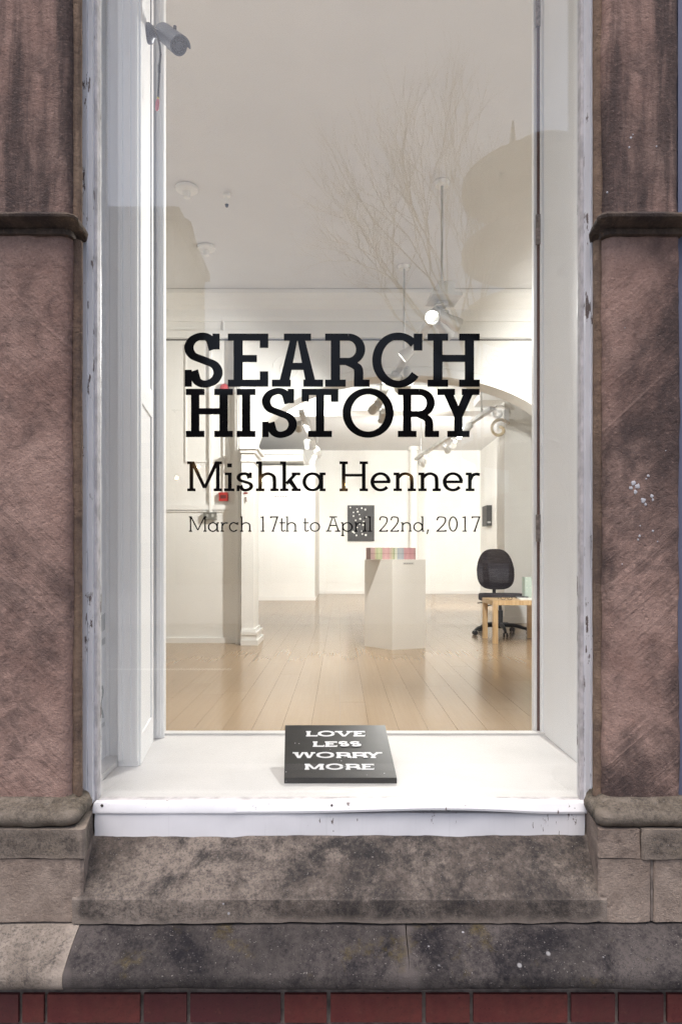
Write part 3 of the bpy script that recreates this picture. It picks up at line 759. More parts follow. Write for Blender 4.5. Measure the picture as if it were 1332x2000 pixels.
# neighbouring windows on the same front
blue_m = paint('slate_blue_paint', (.13, .14, .21), .3, .5, .3)
for sx, lab in ((-1, 'white framed neighbouring window beyond the camera side pilaster'), (1, 'white framed neighbouring window beyond the chair side pilaster')):
    t = thing('side_window', (sx * 1.7, 0, .9), lab, 'window')
    def bx(a, b, *r): 
        q = sorted((sx * a, sx * b)); return B().box(q[0], q[1], *r)
    bx(.948 if sx < 0 else .912, 1.0, -.03 if sx < 0 else -.12, .03, .872, ZT).build('frame_stile', frame_m if sx < 0 else blue_m, t); bx(2.33, 2.398, -.03, .03, .872, ZT).build('frame_stile', frame_m, t)
    bx(1.001, 2.329, -.03, .03, .872, .93).build('frame_rail', frame_m, t); bx(1.001, 2.329, -.03, .03, ZT - .06, ZT).build('frame_rail', frame_m, t)
    bx(1.001, 2.329, 0, .006, .931, ZT - .061).build('glass_pane', glass_m, t); bx(1.001, 2.35, .12, .13, .9, ZT).build('blind', sillpaint, t)

# ------------------------------------------------------------------ gallery rooms
fl = tag(B().box(-3.6, 4.2, .83, 15.6, ZF - .10, ZF - .022).build('floor', sub_floor), kind='structure')
bx_src = {}
BW = .152
def lay(xa, xb, ya, yb, seed):
    rnd = random.Random(seed); n = 0
    x = xa
    while x < xb - .05:
        y = ya - rnd.uniform(0, 1.6)
        while y < yb:
            L = rnd.choice((1.6, 2.0, 2.4)); y0, y1 = max(y, ya), min(y + L, yb)
            if y1 - y0 > .1:
                key = round(y1 - y0, 2) if (y0 == ya or y1 == yb) else L
                if L not in bx_src:
                    o = B().box(-BW / 2 + .0006, BW / 2 - .0006, -L / 2 + .0007, L / 2 - .0007, -.02, 0).build('floor_board', board_floor); bx_src[L] = o
                else:
                    o = bx_src[L].copy(); COL.objects.link(o)
                o.parent = fl; o.location = (x + BW / 2, (y0 + y1) / 2, ZF + rnd.uniform(-.0003, .0003)); o.scale = (1, (y1 - y0) / L, 1); n += 1
            y += L
        x += BW
    return n
nb = lay(-2.28, 2.6, 1.45, 8.0, 1) + lay(-2.28, 4.10, 8.0, 15.5, 2)
tag(B().box(-3.6, 4.2, .82, 15.6, ZC + .003, ZC + .2).build('ceiling', ceil_m), kind='structure')
DW = 7.19; YW = DW - CD          # partition with the arch
sh = B(); sh.box(-3.75, -3.6, .83, 15.6, ZF - .1, ZC + .2); sh.box(4.2, 4.35, .83, 15.6, ZF - .1, ZC + .2); sh.box(-3.75, 4.35, .80, .83, .2, ZS - .04)
sh.box(-3.6, -.822, .8305, .835, ZF - .05, ZC); sh.box(.842, 4.2, .8305, .835, ZF - .05, ZC); sh.box(-.822, .842, .8305, .835, ZT + .003, ZC)
tag(sh.build('wall', wall_m), kind='structure')
ACX, AHW, AZ, AR = .725, 1.62, CZ + (HY - 876) * 7.1 / F, .79
def arch_pt(t, grow=0):     # t 0..1 left to right
    a = pi * (1 - t); return ACX + (AHW + grow) * cos(a), AZ + (AR + grow) * sin(a)
pw = B(); y0, y1 = YW, YW + .28
pw.box(-3.6, ACX - AHW, y0, y1, ZF - .02, ZC); pw.box(ACX + AHW, 4.2, y0, y1, ZF - .02, ZC)
N = 48; A = [arch_pt(i / N) for i in range(N + 1)]
for i in range(N):
    (xa, za), (xb, zb) = A[i], A[i + 1]
    pw.loft([[Vector((xa, y0, za)), Vector((xb, y0, zb)), Vector((xb, y0, ZC)), Vector((xa, y0, ZC))], [Vector((xa, y1, za)), Vector((xb, y1, zb)), Vector((xb, y1, ZC)), Vector((xa, y1, ZC))]])
par = tag(pw.build('partition_wall', wall_m), kind='structure')
def arch_band(g0, g1, ya, yb, name):
    b = B(); rings = []
    for i in range(N + 1):
        i0 = arch_pt(i / N, g0); i1 = arch_pt(i / N, g1)
        rings.append([Vector((i0[0], ya, i0[1])), Vector((i1[0], ya, i1[1])), Vector((i1[0], yb, i1[1])), Vector((i0[0], yb, i0[1]))])
    return b.loft(rings).build(name, trim_m, par, smooth=True)
arch_band(-.004, .035, YW - .022, YW - .001, 'arch_moulding'); arch_band(.036, .075, YW - .014, YW - .001, 'arch_moulding'); arch_band(.095, .110, YW - .010, YW - .001, 'arch_moulding')
# spandrel scrolls in low relief
for sx, cx, cz, r in ((1, 2.0, 3.62, .16), (-1, -.55, 3.62, .16), (1, 1.62, 3.72, .10), (-1, -.18, 3.72, .10), (1, 2.3, 3.45, .12)):
    pts = [(cx + sx * r * (1 - k / 40) * cos(k * .32), YW - .004, cz + r * (1 - k / 40) * sin(k * .32)) for k in range(36)]
    B().tube(pts, .0045, 5).build('scroll_ornament', wall_m, par)
# picture rail, frieze lines, cornice
ca = lambda y, d=DW: CZ - (y - HY) * d / F
B().box(-3.6, 4.2, YW - .035, YW - .001, ca(661), ca(647)).build('picture_rail', trim_m, par, bevel=.006)
B().box(-3.6, 4.2, YW - .012, YW - .001, ca(664.6), ca(663)).build('gap_line', black_gap, par)  # dark gap running just below the picture rail
B().prism_x([(YW - .001, ca(628)), (YW - .02, ca(628)), (YW - .03, ca(620)), (YW - .03, ca(606)), (YW - .07, ca(600)), (YW - .12, ca(590)), (YW - .15, ca(582)), (YW - .15, ZC - .002), (YW - .001, ZC - .002)], -3.6, 4.2).build('cornice', trim_m, par)
# dado rail, skirting, panel mouldings on the wall left of the arch
for a, b, pr in ((996, 986, .022), (1000, 997.5, .012)):
    B().box(-3.6, -1.10, YW - pr, YW - .001, ca(a), ca(b)).build('dado_rail', trim_m, par, bevel=.003)
B().box(-3.6, -1.10, YW - .02, YW - .001, ZF, ZF + .055).build('skirting', trim_m, par, bevel=.004)
for px in (362, 447):
    x = (px - VX) * DW / F
    B().box(x, x + .012, YW - .012, YW - .001, ca(900), ca(672)).build('panel_moulding', trim_m, par)
B().box((362 - VX) * DW / F, (447 - VX) * DW / F, YW - .012, YW - .001, ca(903), ca(900.3)).build('panel_moulding', trim_m, par)
# jamb pilasters of the arch
def jamb(sx, label):
    t = thing('arch_pilaster', (ACX + sx * (AHW + .1), YW - .1, ZF), label, 'pilaster', 'white pilasters carrying the arch')
    def X(a, b): return tuple(sorted((ACX + sx * a, ACX + sx * b)))
    e = AHW - .005
    for a, b, y in ((e + .125, e + .20, YW - .10), (e + .140, e + .152, YW - .112), (e + .165, e + .177, YW - .112)):
        q = X(a, b); B().box(q[0], q[1], y, YW - .001, ZF, ca(660)).build('fluted_strip', trim_m, t, bevel=.004)
    q = X(e, e + .124); B().box(q[0], q[1], YW - .17, YW + .27, ZF, AZ - .10).build('shaft', trim_m, t, bevel=.004)
    zz = ZF
    for dz, o in ((.055, .05), (.05, .032), (.03, .04), (.03, .018)):
        q = X(e - o, e + .1245); B().box(q[0], q[1], YW - .17 - o, YW + .27 + o, zz, zz + dz - .002).build('base_step', trim_m, t, bevel=.008); zz += dz
    zz = AZ - .15
    for dz, o in ((.03, .015), (.06, .004), (.035, .03), (.03, .055)):
        q = X(e - o, e + .1245 + o * .2); B().box(q[0], q[1], YW - .17 - o, YW + .27 + o, zz, zz + dz - .002).build('capital_step', trim_m, t, bevel=.008); zz += dz
    return t
jamb(-1, 'white fluted pilaster with stepped base carrying the arch beside the red alarm point')
jamb(1, 'white fluted pilaster carrying the arch behind the reveal on the table side')

# rear gallery
DF = 17.5; YF = DF - CD
fa = lambda y: CZ - (y - HY) * DF / F
tag(B().box(-3.6, 4.2, YF, YF + .15, ZF - .1, ZC + .2).build('end_wall', wallfar_m), kind='structure')
rw = B().box(3.6, 3.75, YW + .28, YF - .001, ZF - .05, ZC).build('side_wall', wallfar_m); tag(rw, kind='structure')
def skirt(x0, x1, y0, y1, parent): return B().box(x0, x1, y0, y1, ZF, ZF + .085).build('skirting', trim_m, parent, bevel=.004)
rear = bpy.data.objects['end_wall']
skirt(-.53, 3.58, YF - .02, YF - .001, rear); skirt(3.578, 3.599, 8.0, YF - .022, rw)
# white exhibition block on the left
DB = 14.65; YB = DB - CD; xb = (615 - VX) * DB / F
sb = tag(B().box(-2.6, xb, YB, YF - .002, ZF, CZ + (HY - 909) * DB / F).build('screen_wall', wallfar_m), kind='structure')
skirt(-2.6, xb + .02, YB - .02, YB - .001, sb)
lw = B(); lw.box(-2.6, xb - .24, YB - .35, YF - .002, CZ + (HY - 905) * DB / F, CZ + (HY - 893) * DB / F); lw.box(-2.6, xb - .24, YB - .28, YF - .002, CZ + (HY - 891) * DB / F, CZ + (HY - 882) * DB / F)
lw.build('ledge', trim_m, sb)
xl = (604 - VX) * DB / F
# beam across the ceiling and white columns
tag(B().box(-3.6, 3.6, 8.95, 9.35, 3.98, ZC).build('beam', wall_m), kind='structure')
cl = thing('column', ((808 - VX) * 16.9 / F, 16.9 - CD, ZF), 'slim round white column in front of the far gallery wall', 'column')
B().lathe([(.13, ZF), (.13, ZF + .06), (.105, ZF + .08), (.10, CZ + 3.0 - .3), (.14, ZC - .1), (.14, ZC - .002)], Matrix.Translation((cl.location.x, cl.location.y, 0)), 28).build('shaft', wallfar_m, cl, smooth=True)
# pier on the right with bracket
DP = 9.45; YP = DP - CD; xp = (985 - VX) * DP / F
pier = tag(B().box(xp, 3.595, YP, YP + .45, ZF, ZC).build('pier', wallfar_m), kind='structure')
skirt(xp - .02, 3.59, YP - .02, YP - .001, pier)
gold = simple('pale_gold_plaster', (.62, .52, .36), .6)
for k, (px, py, r) in enumerate(((973, 806, .11), (976, 838, .15))):
    p = W(px, py, DP - .05)
    B().tube([(p.x + r * (1 - j / 30) * cos(j * .3 + .5), YP - .04, p.z + r * (1 - j / 30) * sin(j * .3 + .5)) for j in range(26)], .022, 6).build('scroll_bracket', gold if k else trim_m, pier)
B().box(xp - .35, 3.59, YP - .06, YP + .4, CZ + (HY - 783) * DP / F, CZ + (HY - 768) * DP / F).build('cornice', trim_m, pier, bevel=.01)

# ------------------------------------------------------------------ lighting tracks
def spot_light(p, target, power, size=70, blend=.7, rad=.05):
    l = bpy.data.lights.new('spot_lamp', 'SPOT'); l.energy = power * LAMP * (1.3 if p.y > YW else 1); l.spot_size = radians(size); l.spot_blend = blend; l.shadow_soft_size = rad; l.color = (1, .975, .94)
    o = bpy.data.objects.new('spot_lamp', l); COL.objects.link(o); o.location = p
    o.rotation_euler = (Vector(p) - Vector(target)).to_track_quat('Z', 'Y').to_euler(); return o
def track(a, b, rods, heads, label, box=None):
    a, b = Vector(a), Vector(b)
    t = thing('lighting_track', a, label, 'track light', 'lighting tracks hung from the ceiling')
    d = (b - a).normalized(); s = Vector((d.y, -d.x, 0)).normalized(); up = Vector((0, 0, 1))
    rail = B(); c = [(-.034, -.022), (.034, -.022), (.034, .022), (-.034, .022)]
    rail.loft([[p + s * u + up * v for u, v in c] for p in (a, b)]).build('rail', silver, t)
    B().tube([a + s * .055 + up * .03, b + s * .055 + up * .03], .008, 6).build('cable', steel, t)
    for f in rods:
        p = a.lerp(b, f); B().tube([p + up * .02, Vector((p.x, p.y, ZC))], .009, 6).build('rod', steel, t)
        B().lathe([(.05, ZC - .03), (.06, ZC - .001)], Matrix.Translation((p.x, p.y, 0)), 14).build('ceiling_rose', trim_m, t)
    if box:
        M = Matrix.Translation(a) @ s.to_track_quat('X', 'Z').to_matrix().to_4x4()
        B().box(-.06, .06, -.10, .10, .03, .11, M).build('power_box', silver, t, bevel=.006)
        B().box(-.11, .11, -.12, .12, .005, .028, M).build('mount_plate', silver, t, bevel=.004)
    for f, tgt, pw_, sz in heads:
        p = a.lerp(b, f); side = 1 if (Vector(tgt) - p).dot(s) > 0 else -1
        q = p + s * side * .07 - up * .10
        z = (Vector(tgt) - q).normalized(); M = Matrix.Translation(q) @ z.to_track_quat('Z', 'Y').to_matrix().to_4x4()
        hd = B().lathe([(.028, -.10), (.036, -.095), (.040, 0), (.052, .05), (.055, .09), (.050, .09), (.046, .05)], M, 16).build('spot_head', silver, t, smooth=True)
        if f == 0:      # two bright lamp bars in an angled head
            lb = B().box(-.034, -.020, -.038, .030, .060, .07, M); lb.box(-.018, .036, .016, .030, .060, .07, M); lb.build('lens', lens_m, hd)
        else: B().lathe([(.036, .060), (.036, .066), (.01, .072)], M, 16).build('lens', lens_m, hd)
        B().tube([p - up * .015, p + s * side * .06 - up * .03, q], .009, 6).build('bracket', steel, t)
        if pw_: spot_light(q + z * .17, tgt, pw_, sz)
h = 1.9
def T(px, py): return W(px, py, h * F / (HY - py))
track(T(866, 588), T(768, 735), (.02, .72), [(.0, (-.25, .25, 1.6), 95, 110), (.05, (3.4, 4.2, 2.4), 150, 140), (.14, (2.2, 5.2, 2.6), 0, 120), (.42, (-1.6, 4.3, 1.6), 105, 150), (.80, (.9, 3.2, .72), 0, 120), (.86, (-3.4, 2.6, 2.2), 0, 120), (.93, (2.8, 5.2, 2.6), 0, 110), (.98, (.2, 12.5, 1.8), 0, 100)],
      'silver lighting track with several lit spots in the front room', True)
track(T(962, 797), T(812, 897), (.1, .9), [(.18, (.4, 15.4, 1.9), 100, 95), (.46, (1.6, 15.4, 1.9), 0, 90), (.56, (3.5, 12.5, 1.9), 110, 120), (.86, (2.6, 15.4, 1.9), 0, 90), (.94, (3.5, 14.6, 1.8), 0, 100), (.3, (1.5, 10.2, 4.4), 0, 150), (.97, (1.4, 13.5, 4.4), 40, 150)],  # last two heads are added uplights, meant to brighten the rear ceiling
      'silver lighting track with lit spots and added uplights in the rear gallery above the office chair')
track(T(588, 803), T(622, 893), (.1, .9), [(.12, (-1.0, 13.4, 2.0), 70, 110), (.66, (-.1, 15.4, 1.9), 50, 100), (.9, (-1.4, 12.7, 1.8), 0, 100), (.5, (-.6, 9.9, 4.4), 30, 150)],  # last head is an added uplight that lifts the dark ceiling by the beam
      'silver lighting track with an added uplight over the white screen wall in the rear gallery')
track(T(748, 766), T(735, 800), (.3,), [(.35, (-1.6, 12.7, 1.7), 0, 100), (.75, (.6, 15.4, 2.0), 90, 110), (.95, (.9, 7.6, 4.4), 34, 150)],  # last head points up, added to light the ceiling behind the arch
      'short lighting track with two lit spots and an added uplight just behind the arch')
# ceiling roses and a smoke detector in the front room
for (px, py, r, lab) in ((403, 482, .085, 'round white ceiling rose nearest the cornice'), (365, 366, .085, 'round white ceiling rose nearest the window'), (443, 378, .03, 'small smoke detector on the front room ceiling')):
    d = 2.8 * F / (HY - py); p = W(px, py, d)
    t = thing('ceiling_rose' if r > .05 else 'smoke_detector', (p.x, p.y, ZC), lab, 'ceiling fitting')
    B().lathe([(r, ZC - .001), (r * .95, ZC - .02), (r * .35, ZC - .03), (r * .3, ZC - .075), (r * .2, ZC - .08)], Matrix.Translation((p.x, p.y, 0)), 20).build('body', trim_m, t, smooth=True)
    if r < .05: B().lathe([(r * .5, ZC - .081), (r * .3, ZC - .10)], Matrix.Translation((p.x, p.y, 0)), 10).build('sensor', blackplas, t)

# ------------------------------------------------------------------ things on the arch wall
redm = simple('red_plastic', (.42, .03, .025), .4)
fp = W(436.5, 970, DW - .03)
t = thing('fire_alarm_point', fp, 'small square red fire alarm call point on the wall beside the arch', 'alarm point')
B().box(fp.x - .047, fp.x + .047, YW - .04, YW - .001, fp.z - .045, fp.z + .045).build('housing', redm, t, bevel=.006)
B().box(fp.x - .03, fp.x + .03, YW - .044, YW - .041, fp.z - .02, fp.z + .015).build('break_glass', simple('dark_red', (.10, .015, .015), .3), t)
B().box(fp.x - .09, fp.x + .09, YW - .008, YW - .001, fp.z - .075, fp.z - .048).build('back_plate', trim_m, t)
bp = W(437, 756, DW - .05)
t = thing('alarm_bell', bp, 'round red fire bell high on the wall above the call point', 'fire bell')
B().lathe([(.05, 0), (.048, .02), (.035, .045), (.01, .055)], Matrix.Translation((bp.x, YW - .001, bp.z)) @ Matrix.Rotation(radians(90), 4, 'X'), 20).build('gong', redm, t, smooth=True)
sp = W(410.5, 1008, DW - .03)
t = thing('wall_socket', sp, 'grey metal double socket box at the foot of the wall conduit', 'socket')
B().box(sp.x - .066, sp.x + .066, YW - .045, YW - .001, sp.z - .038, sp.z + .038).build('box', simple('socket_grey', (.22, .22, .20), .45, .5, .4), t, bevel=.004)
for k in (-1, 1): B().box(sp.x + k * .028 - .012, sp.x + k * .028 + .012, YW - .050, YW - .0455, sp.z - .012, sp.z + .016).build('switch', simple('socket_light', (.4, .4, .38), .5) if not bpy.data.materials.get('socket_light') else bpy.data.materials['socket_light'], t)
t = thing('conduit', (sp.x, YW - .01, sp.z), 'thin white cable conduit running down the wall to the socket', 'conduit')
B().box(sp.x - .012, sp.x + .012, YW - .028, YW - .001, sp.z + .04, ca(662)).build('trunking', trim_m, t, bevel=.002)
x2 = (438 - VX) * DW / F
t = thing('conduit', (x2, YW - .01, fp.z), 'thin white cable conduit running down the wall to the red call point', 'conduit')
B().box(x2 - .009, x2 + .009, YW - .022, YW - .001, fp.z + .046, ca(775)).build('trunking', trim_m, t, bevel=.002)
cp = [W(px, py, DW - .012) for px, py in ((330, 619), (425, 619), (433, 622), (437, 630), (437, 645))]
tag(B().tube([(p.x, YW - .016, p.z) for p in cp], .010, 6).build('cable', trim_m), 'white cable bent along the frieze above the picture rail', 'cable')
# small red oval and hook shape on the arch pilaster
pz = YW - .17
ov = W(480, 963, pz + CD); t = tag(B().lathe([(.5, 0), (.5, .004)], Matrix.Translation((ov.x, pz - .001, ov.z)) @ Matrix.Rotation(radians(90), 4, 'X') @ Matrix.Diagonal((.046, .020, 1, 1)), 18).build('oval_plate', simple('oxblood', (.22, .04, .03), .4)), 'small dark red oval plate on the arch pilaster', 'plate')
hk = W(480.5, 976, pz + CD); tag(B().tube([(hk.x - .01, pz - .006, hk.z + .02), (hk.x + .002, pz - .012, hk.z + .024), (hk.x + .004, pz - .012, hk.z - .024)], .0045, 6).build('door_hook', simple('rust', (.16, .08, .05), .6)), 'thin rusty hook below the red oval plate', 'hook')
# poster sheet on the screen wall
a, b = W(533, 966, DB), W(566, 1026, DB)
ps = thing('wall_text_panel', ((a.x + b.x) / 2, YB, b.z), 'pale exhibition text sheet on the white screen wall', 'text panel')
B().box(a.x, b.x, YB - .008, YB - .001, b.z, a.z).build('sheet', simple('sheet_white', (.78, .78, .76), .5), ps)
g = simple('print_grey', (.35, .35, .35), .6)
for k in range(5):
    x = a.x + .04 + k * .055; B().box(x, x + .04, YB - .0095, YB - .0085, a.z - .05, a.z - .03).build('printed_line', g, ps)
# artworks
def artwork(x0, x1, y0, y1, D):
    a, b = W(x0, y0, D), W(x1, y1, D)
    t = thing('artwork', ((a.x + b.x) / 2, a.y, b.z), 'large dark canvas scattered with white dots on the far wall', 'artwork')
    B().box(a.x, b.x, YF - .06, YF - .001, b.z, a.z).build('canvas', simple('dark_canvas', (.022, .021, .022), .5, var=.4), t, bevel=.004)
    dots = [(.35, .10), (.53, .08), (.66, .12), (.22, .20), (.38, .18), (.44, .26), (.3, .42), (.47, .38), (.45, .52), (.58, .55), (.7, .33), (.22, .30), (.2, .74), (.25, .77), (.33, .84), (.52, .72), (.55, .80), (.68, .83), (.1, .06), (.6, .46), (.36, .62)]
    wm = simple('white_dot', (.75, .74, .72), .6)
    for i, (u, v) in enumerate(dots):
        r = .017 + .012 * ((i * 7) % 5) / 5
        p = Vector((a.x + (b.x - a.x) * u, YF - .061, a.z + (b.z - a.z) * v))
        B().lathe([(r, 0), (r * .9, .004)], Matrix.Translation(p) @ Matrix.Rotation(radians(90), 4, 'X'), 9).build('dot', wm, t)
artwork(679, 731, 987, 1057, DF - .03)
d0, d1 = 16.95, 16.15
t = thing('wall_speaker', (3.58, 14.6, 1.9), 'small black box mounted on the side wall beyond the chair', 'speaker')
z1, z0 = CZ + (HY - 989) * 16.5 / F, CZ + (HY - 1028) * 16.5 / F
B().box(3.47, 3.599, d1 - CD, d1 - CD + .5, z0, z1).build('cabinet', simple('speaker_black', (.02, .02, .02), .5), t, bevel=.006)
B().box(3.49, 3.57, d1 - CD - .004, d1 - CD - .0005, z0 + .06, z0 + .10).build('badge', simple('badge_grey', (.3, .3, .3), .4), t)

# ------------------------------------------------------------------ plinth with books
ML, MM, MR = W(712, 1262, 6.94), W(766, 1270, 6.62), W(831, 1267, 6.76)
MM.z = ML.z = MR.z = ZF; MBk = ML + MR - MM
pl = thing('display_plinth', (MM.x, MM.y, ZF), 'tall white wooden display plinth standing on the gallery floor by the arch', 'plinth')
plm = plaster('plinth_paint', (.80, .785, .75), .4, .06)
cc = (MM + MBk) / 2
B().prism_z([(p.x, p.y) for p in (MM, MR, MBk, ML)], ZF, 1.592).build('body', plm, pl, bevel=.003)
B().prism_z([((p.x - cc.x) * 1.004 + cc.x, (p.y - cc.y) * 1.004 + cc.y) for p in (MM, MR, MBk, ML)], 1.593, 1.6).build('top', plm, pl)
e = (MR - MM).normalized(); nrm = Vector((e.y, -e.x, 0))
lb = MM + e * .12 + nrm * .0012; q = Matrix(((e.x, -nrm.x, 0, lb.x), (e.y, -nrm.y, 0, lb.y), (0, 0, 1, 0), (0, 0, 0, 1)))
lo_ = B().box(0, .12, 0, .0006, 1.55, 1.572, q).build('caption', simple('caption_card', (.62, .61, .58), .5), pl)
for k in range(4): B().box(.008 + k * .026, .028 + k * .026, -.0012, -.0004, 1.558, 1.565, q).build('printed_line', g, lo_)
bkc = [(.34, .20, .19), (.38, .22, .20), (.40, .36, .20), (.30, .36, .17), (.42, .44, .24), (.33, .38, .20), (.46, .24, .24), (.50, .27, .26), (.45, .22, .22), (.42, .30, .22), (.38, .36, .22), (.24, .28, .14), (.52, .52, .42), (.30, .33, .36), (.33, .35, .37), (.28, .31, .33), (.45, .20, .22), (.48, .22, .23), (.44, .19, .21), (.47, .21, .22), (.36, .20, .19)]
ws = [5, 4, 3, 3, 5, 4, 5, 6, 4, 4, 4, 3, 5, 5, 5, 4, 5, 6, 5, 5, 4]
a0 = W(724, 1092, 6.72); b0 = W(812, 1092, 6.83); tot = sum(ws); u = 0
ex = (b0 - a0); ex.z = 0; LL = ex.length; ex.normalize(); ny = Vector((-ex.y, ex.x, 0))
for i, (c, wd) in enumerate(zip(bkc, ws)):
    x0_, x1_ = LL * u / tot, LL * (u + wd) / tot; u += wd
    Mq = Matrix(((ex.x, ny.x, 0, a0.x), (ex.y, ny.y, 0, a0.y), (0, 0, 1, 1.6), (0, 0, 0, 1)))
    pos = ['first', 'second', 'third', 'fourth', 'fifth', 'sixth', 'seventh', 'eighth', 'ninth', 'tenth', 'eleventh', 'twelfth', 'thirteenth', 'fourteenth', 'fifteenth', 'sixteenth', 'seventeenth', 'eighteenth', 'nineteenth', 'twentieth', 'last'][i]
    hue = 'green' if c[1] > c[0] * 1.08 and c[1] > c[2] * 1.3 else 'grey' if c[2] > c[0] else 'cream' if c[0] > .5 and c[1] > .5 else 'olive yellow' if c[1] > .33 else 'pink'
    bo = thing('book', Mq @ Vector((x0_, 0, .0005)), f'{hue} spined book, {pos} along the row on the plinth', 'book', 'row of books on the plinth')
    cm = simple('book_cover', tuple(v * .85 + .09 for v in c), .5)
    B().box(x0_ + .0004, x1_ - .0004, 0, .17, .0006, .118 - .002 * (i % 2), Mq).build('cover', cm, bo)
    B().box(x0_ + .0003, x1_ - .0003, -.0006, .01, .056, .060, Mq).build('spine_band', simple('band', tuple(v * .7 for v in c), .5), bo)

# ------------------------------------------------------------------ office chair
CX, CYd = 1.895, 8.02; CYY = CYd - CD
ch = thing('office_chair', (CX, CYY, ZF), 'charcoal fabric swivel office chair behind the low birch table', 'office chair')
def slab(prof_fn, n=40, layers=((0, .80), (.012, .95), (.03, 1), (.05, 1), (.068, .95), (.08, .80))):
    b = B(); rings = []
    for y, s in layers:
        rings.append([prof_fn(2 * pi * k / n, s, y) for k in range(n)])
    return b.loft(rings)
def sup(a, e): return math.copysign(abs(cos(a)) ** e, cos(a)), math.copysign(abs(sin(a)) ** e, sin(a))
def back(a, s, y):
    c, d = sup(a, .62); zc = ZF + .765; hw = .222 - .040 * max(0, d) ** 1.2 - .012 * max(0, d); s2 = .86 + .14 * s
    return Vector((CX - .03 + c * hw * s2, CYY + .13 + y * .9 + .05 * d - .02 * (1 - abs(c)), zc + d * .243 * s2))
B_ = slab(back).build('backrest', fab, ch, smooth='all')
def seat(a, s, y):
    c, d = sup(a, .6); s2 = .88 + .12 * s
    return Vector((CX - .01 + c * .255 * s2, CYY - .06 + d * .23 * s2, ZF + .405 + y * .95 - .02 * max(0, -d) ** 3))
slab(seat).build('seat', fab, ch, smooth='all')
B().tube([(CX - .01, CYY, ZF + .40), (CX - .02, CYY + .19, ZF + .40), (CX - .03, CYY + .235, ZF + .48), (CX - .03, CYY + .215, ZF + .62)], .022, 8).build('back_arm', blackplas, ch)
B().lathe([(.03, ZF + .10), (.03, ZF + .28), (.019, ZF + .285), (.019, ZF + .385), (.09, ZF + .39), (.09, ZF + .405)], Matrix.Translation((CX - .01, CYY, 0)), 16).build('gas_lift', blackplas, ch)
B().tube([(CX - .06, CYY - .03, ZF + .38), (CX - .25, CYY - .05, ZF + .375), (CX - .29, CYY - .05, ZF + .37)], .007, 6).build('lever', blackplas, ch)
B().tube([(CX - .06, CYY - .06, ZF + .37), (CX - .17, CYY - .09, ZF + .345), (CX - .205, CYY - .09, ZF + .33)], .007, 6).build('lever', blackplas, ch)
B().lathe([(.05, ZF + .075), (.055, ZF + .12), (.04, ZF + .14)], Matrix.Translation((CX - .01, CYY, 0)), 14).build('hub', blackplas, ch)
for k in range(5):
    a = radians(-93 + 72 * k); dx, dy = cos(a), sin(a); ox_, oy_ = CX - .01, CYY
    leg = B().tube([(ox_ + dx * .04, oy_ + dy * .04, ZF + .115), (ox_ + dx * .18, oy_ + dy * .18, ZF + .108), (ox_ + dx * .29, oy_ + dy * .29, ZF + .078), (ox_ + dx * .325, oy_ + dy * .325, ZF + .055)], .026, 8, .016).build('base_leg', blackplas, ch, smooth=True)
    for s_ in (-1, 1):
        Mw = Matrix.Translation((ox_ + dx * .325 - dy * .018 * s_, oy_ + dy * .325 + dx * .018 * s_, ZF + .027)) @ Vector((-dy, dx, 0)).to_track_quat('Z', 'Y').to_matrix().to_4x4()
        B().lathe([(.018, -.011), (.0268, -.008), (.0268, .008), (.018, .011)], Mw, 14).build('castor', blackplas, leg, smooth=True)

# ------------------------------------------------------------------ low table
tx0, tx1, ty0, ty1 = 1.60, 2.15, 7.12 - CD, 7.67 - CD
tb = thing('side_table', ((tx0 + tx1) / 2, (ty0 + ty1) / 2, ZF), 'low square birch table with thick legs in front of the office chair', 'table')
B().box(tx0, tx1, ty0, ty1, ZF + .402, ZF + .452).build('tabletop', birch_m, tb, bevel=.002)
for a in (tx0, tx1 - .05):
    for b in (ty0, ty1 - .05): B().box(a + .0005, a + .0505, b + .0005, b + .0505, ZF, ZF + .4015).build('leg', birch_m, tb, bevel=.002)
zt = ZF + .452
tag(B().prism_z([(1.90, ty0 + .06), (2.12, ty0 + .05), (2.13, ty0 + .30), (1.93, ty0 + .33)], zt + .0005, zt + .012).build('paper_pad', simple('paper', (.75, .75, .72), .6)), 'white pad of papers lying on the low birch table', 'papers')
tag(B().prism_z([(1.94, ty0 + .34), (2.06, ty0 + .335), (2.07, ty0 + .46), (1.95, ty0 + .46)], zt + .0005, zt + .022).build('folder', simple('folder_grey', (.05, .05, .055), .5)), 'dark folder on the table behind the papers', 'folder')
gp = thing('eyeglasses', (1.75, ty0 + .1, zt), 'pair of dark eyeglasses lying on the low birch table', 'glasses')
for k in (-1, 1):
    B().tube([(1.76 + k * .034 + .026 * cos(2 * pi * j / 16), ty0 + .09, zt + .02 + .017 * sin(2 * pi * j / 16)) for j in range(17)], .0025, 5).build('rim', blackplas, gp)
    B().tube([(1.76 + k * .06, ty0 + .09, zt + .025), (1.76 + k * .06, ty0 + .20, zt + .022), (1.76 + k * .055, ty0 + .23, zt + .004)], .0025, 5).build('temple', blackplas, gp)
lf = thing('leaflet_rack', (2.09, ty1 - .12, zt), 'pale green patterned leaflet box standing on the low table', 'leaflet box')
lm = Mat('leaflet_pattern', (.6, .65, .6), .5); vv = lm.voro(26, lm.coord(), 'F1', .15); lm.col(lm.mix(lm.rng(vv.outputs['Distance'], .25, .5), (.70, .74, .68), (.46, .55, .50)))
B().box(2.035, 2.17, ty1 - .17, ty1 - .05, zt + .0005, zt + .235).build('box', lm.m, lf, bevel=.003)
B().box(2.04, 2.165, ty1 - .178, ty1 - .171, zt + .0005, zt + .10).build('front_pocket', lm.m, lf)

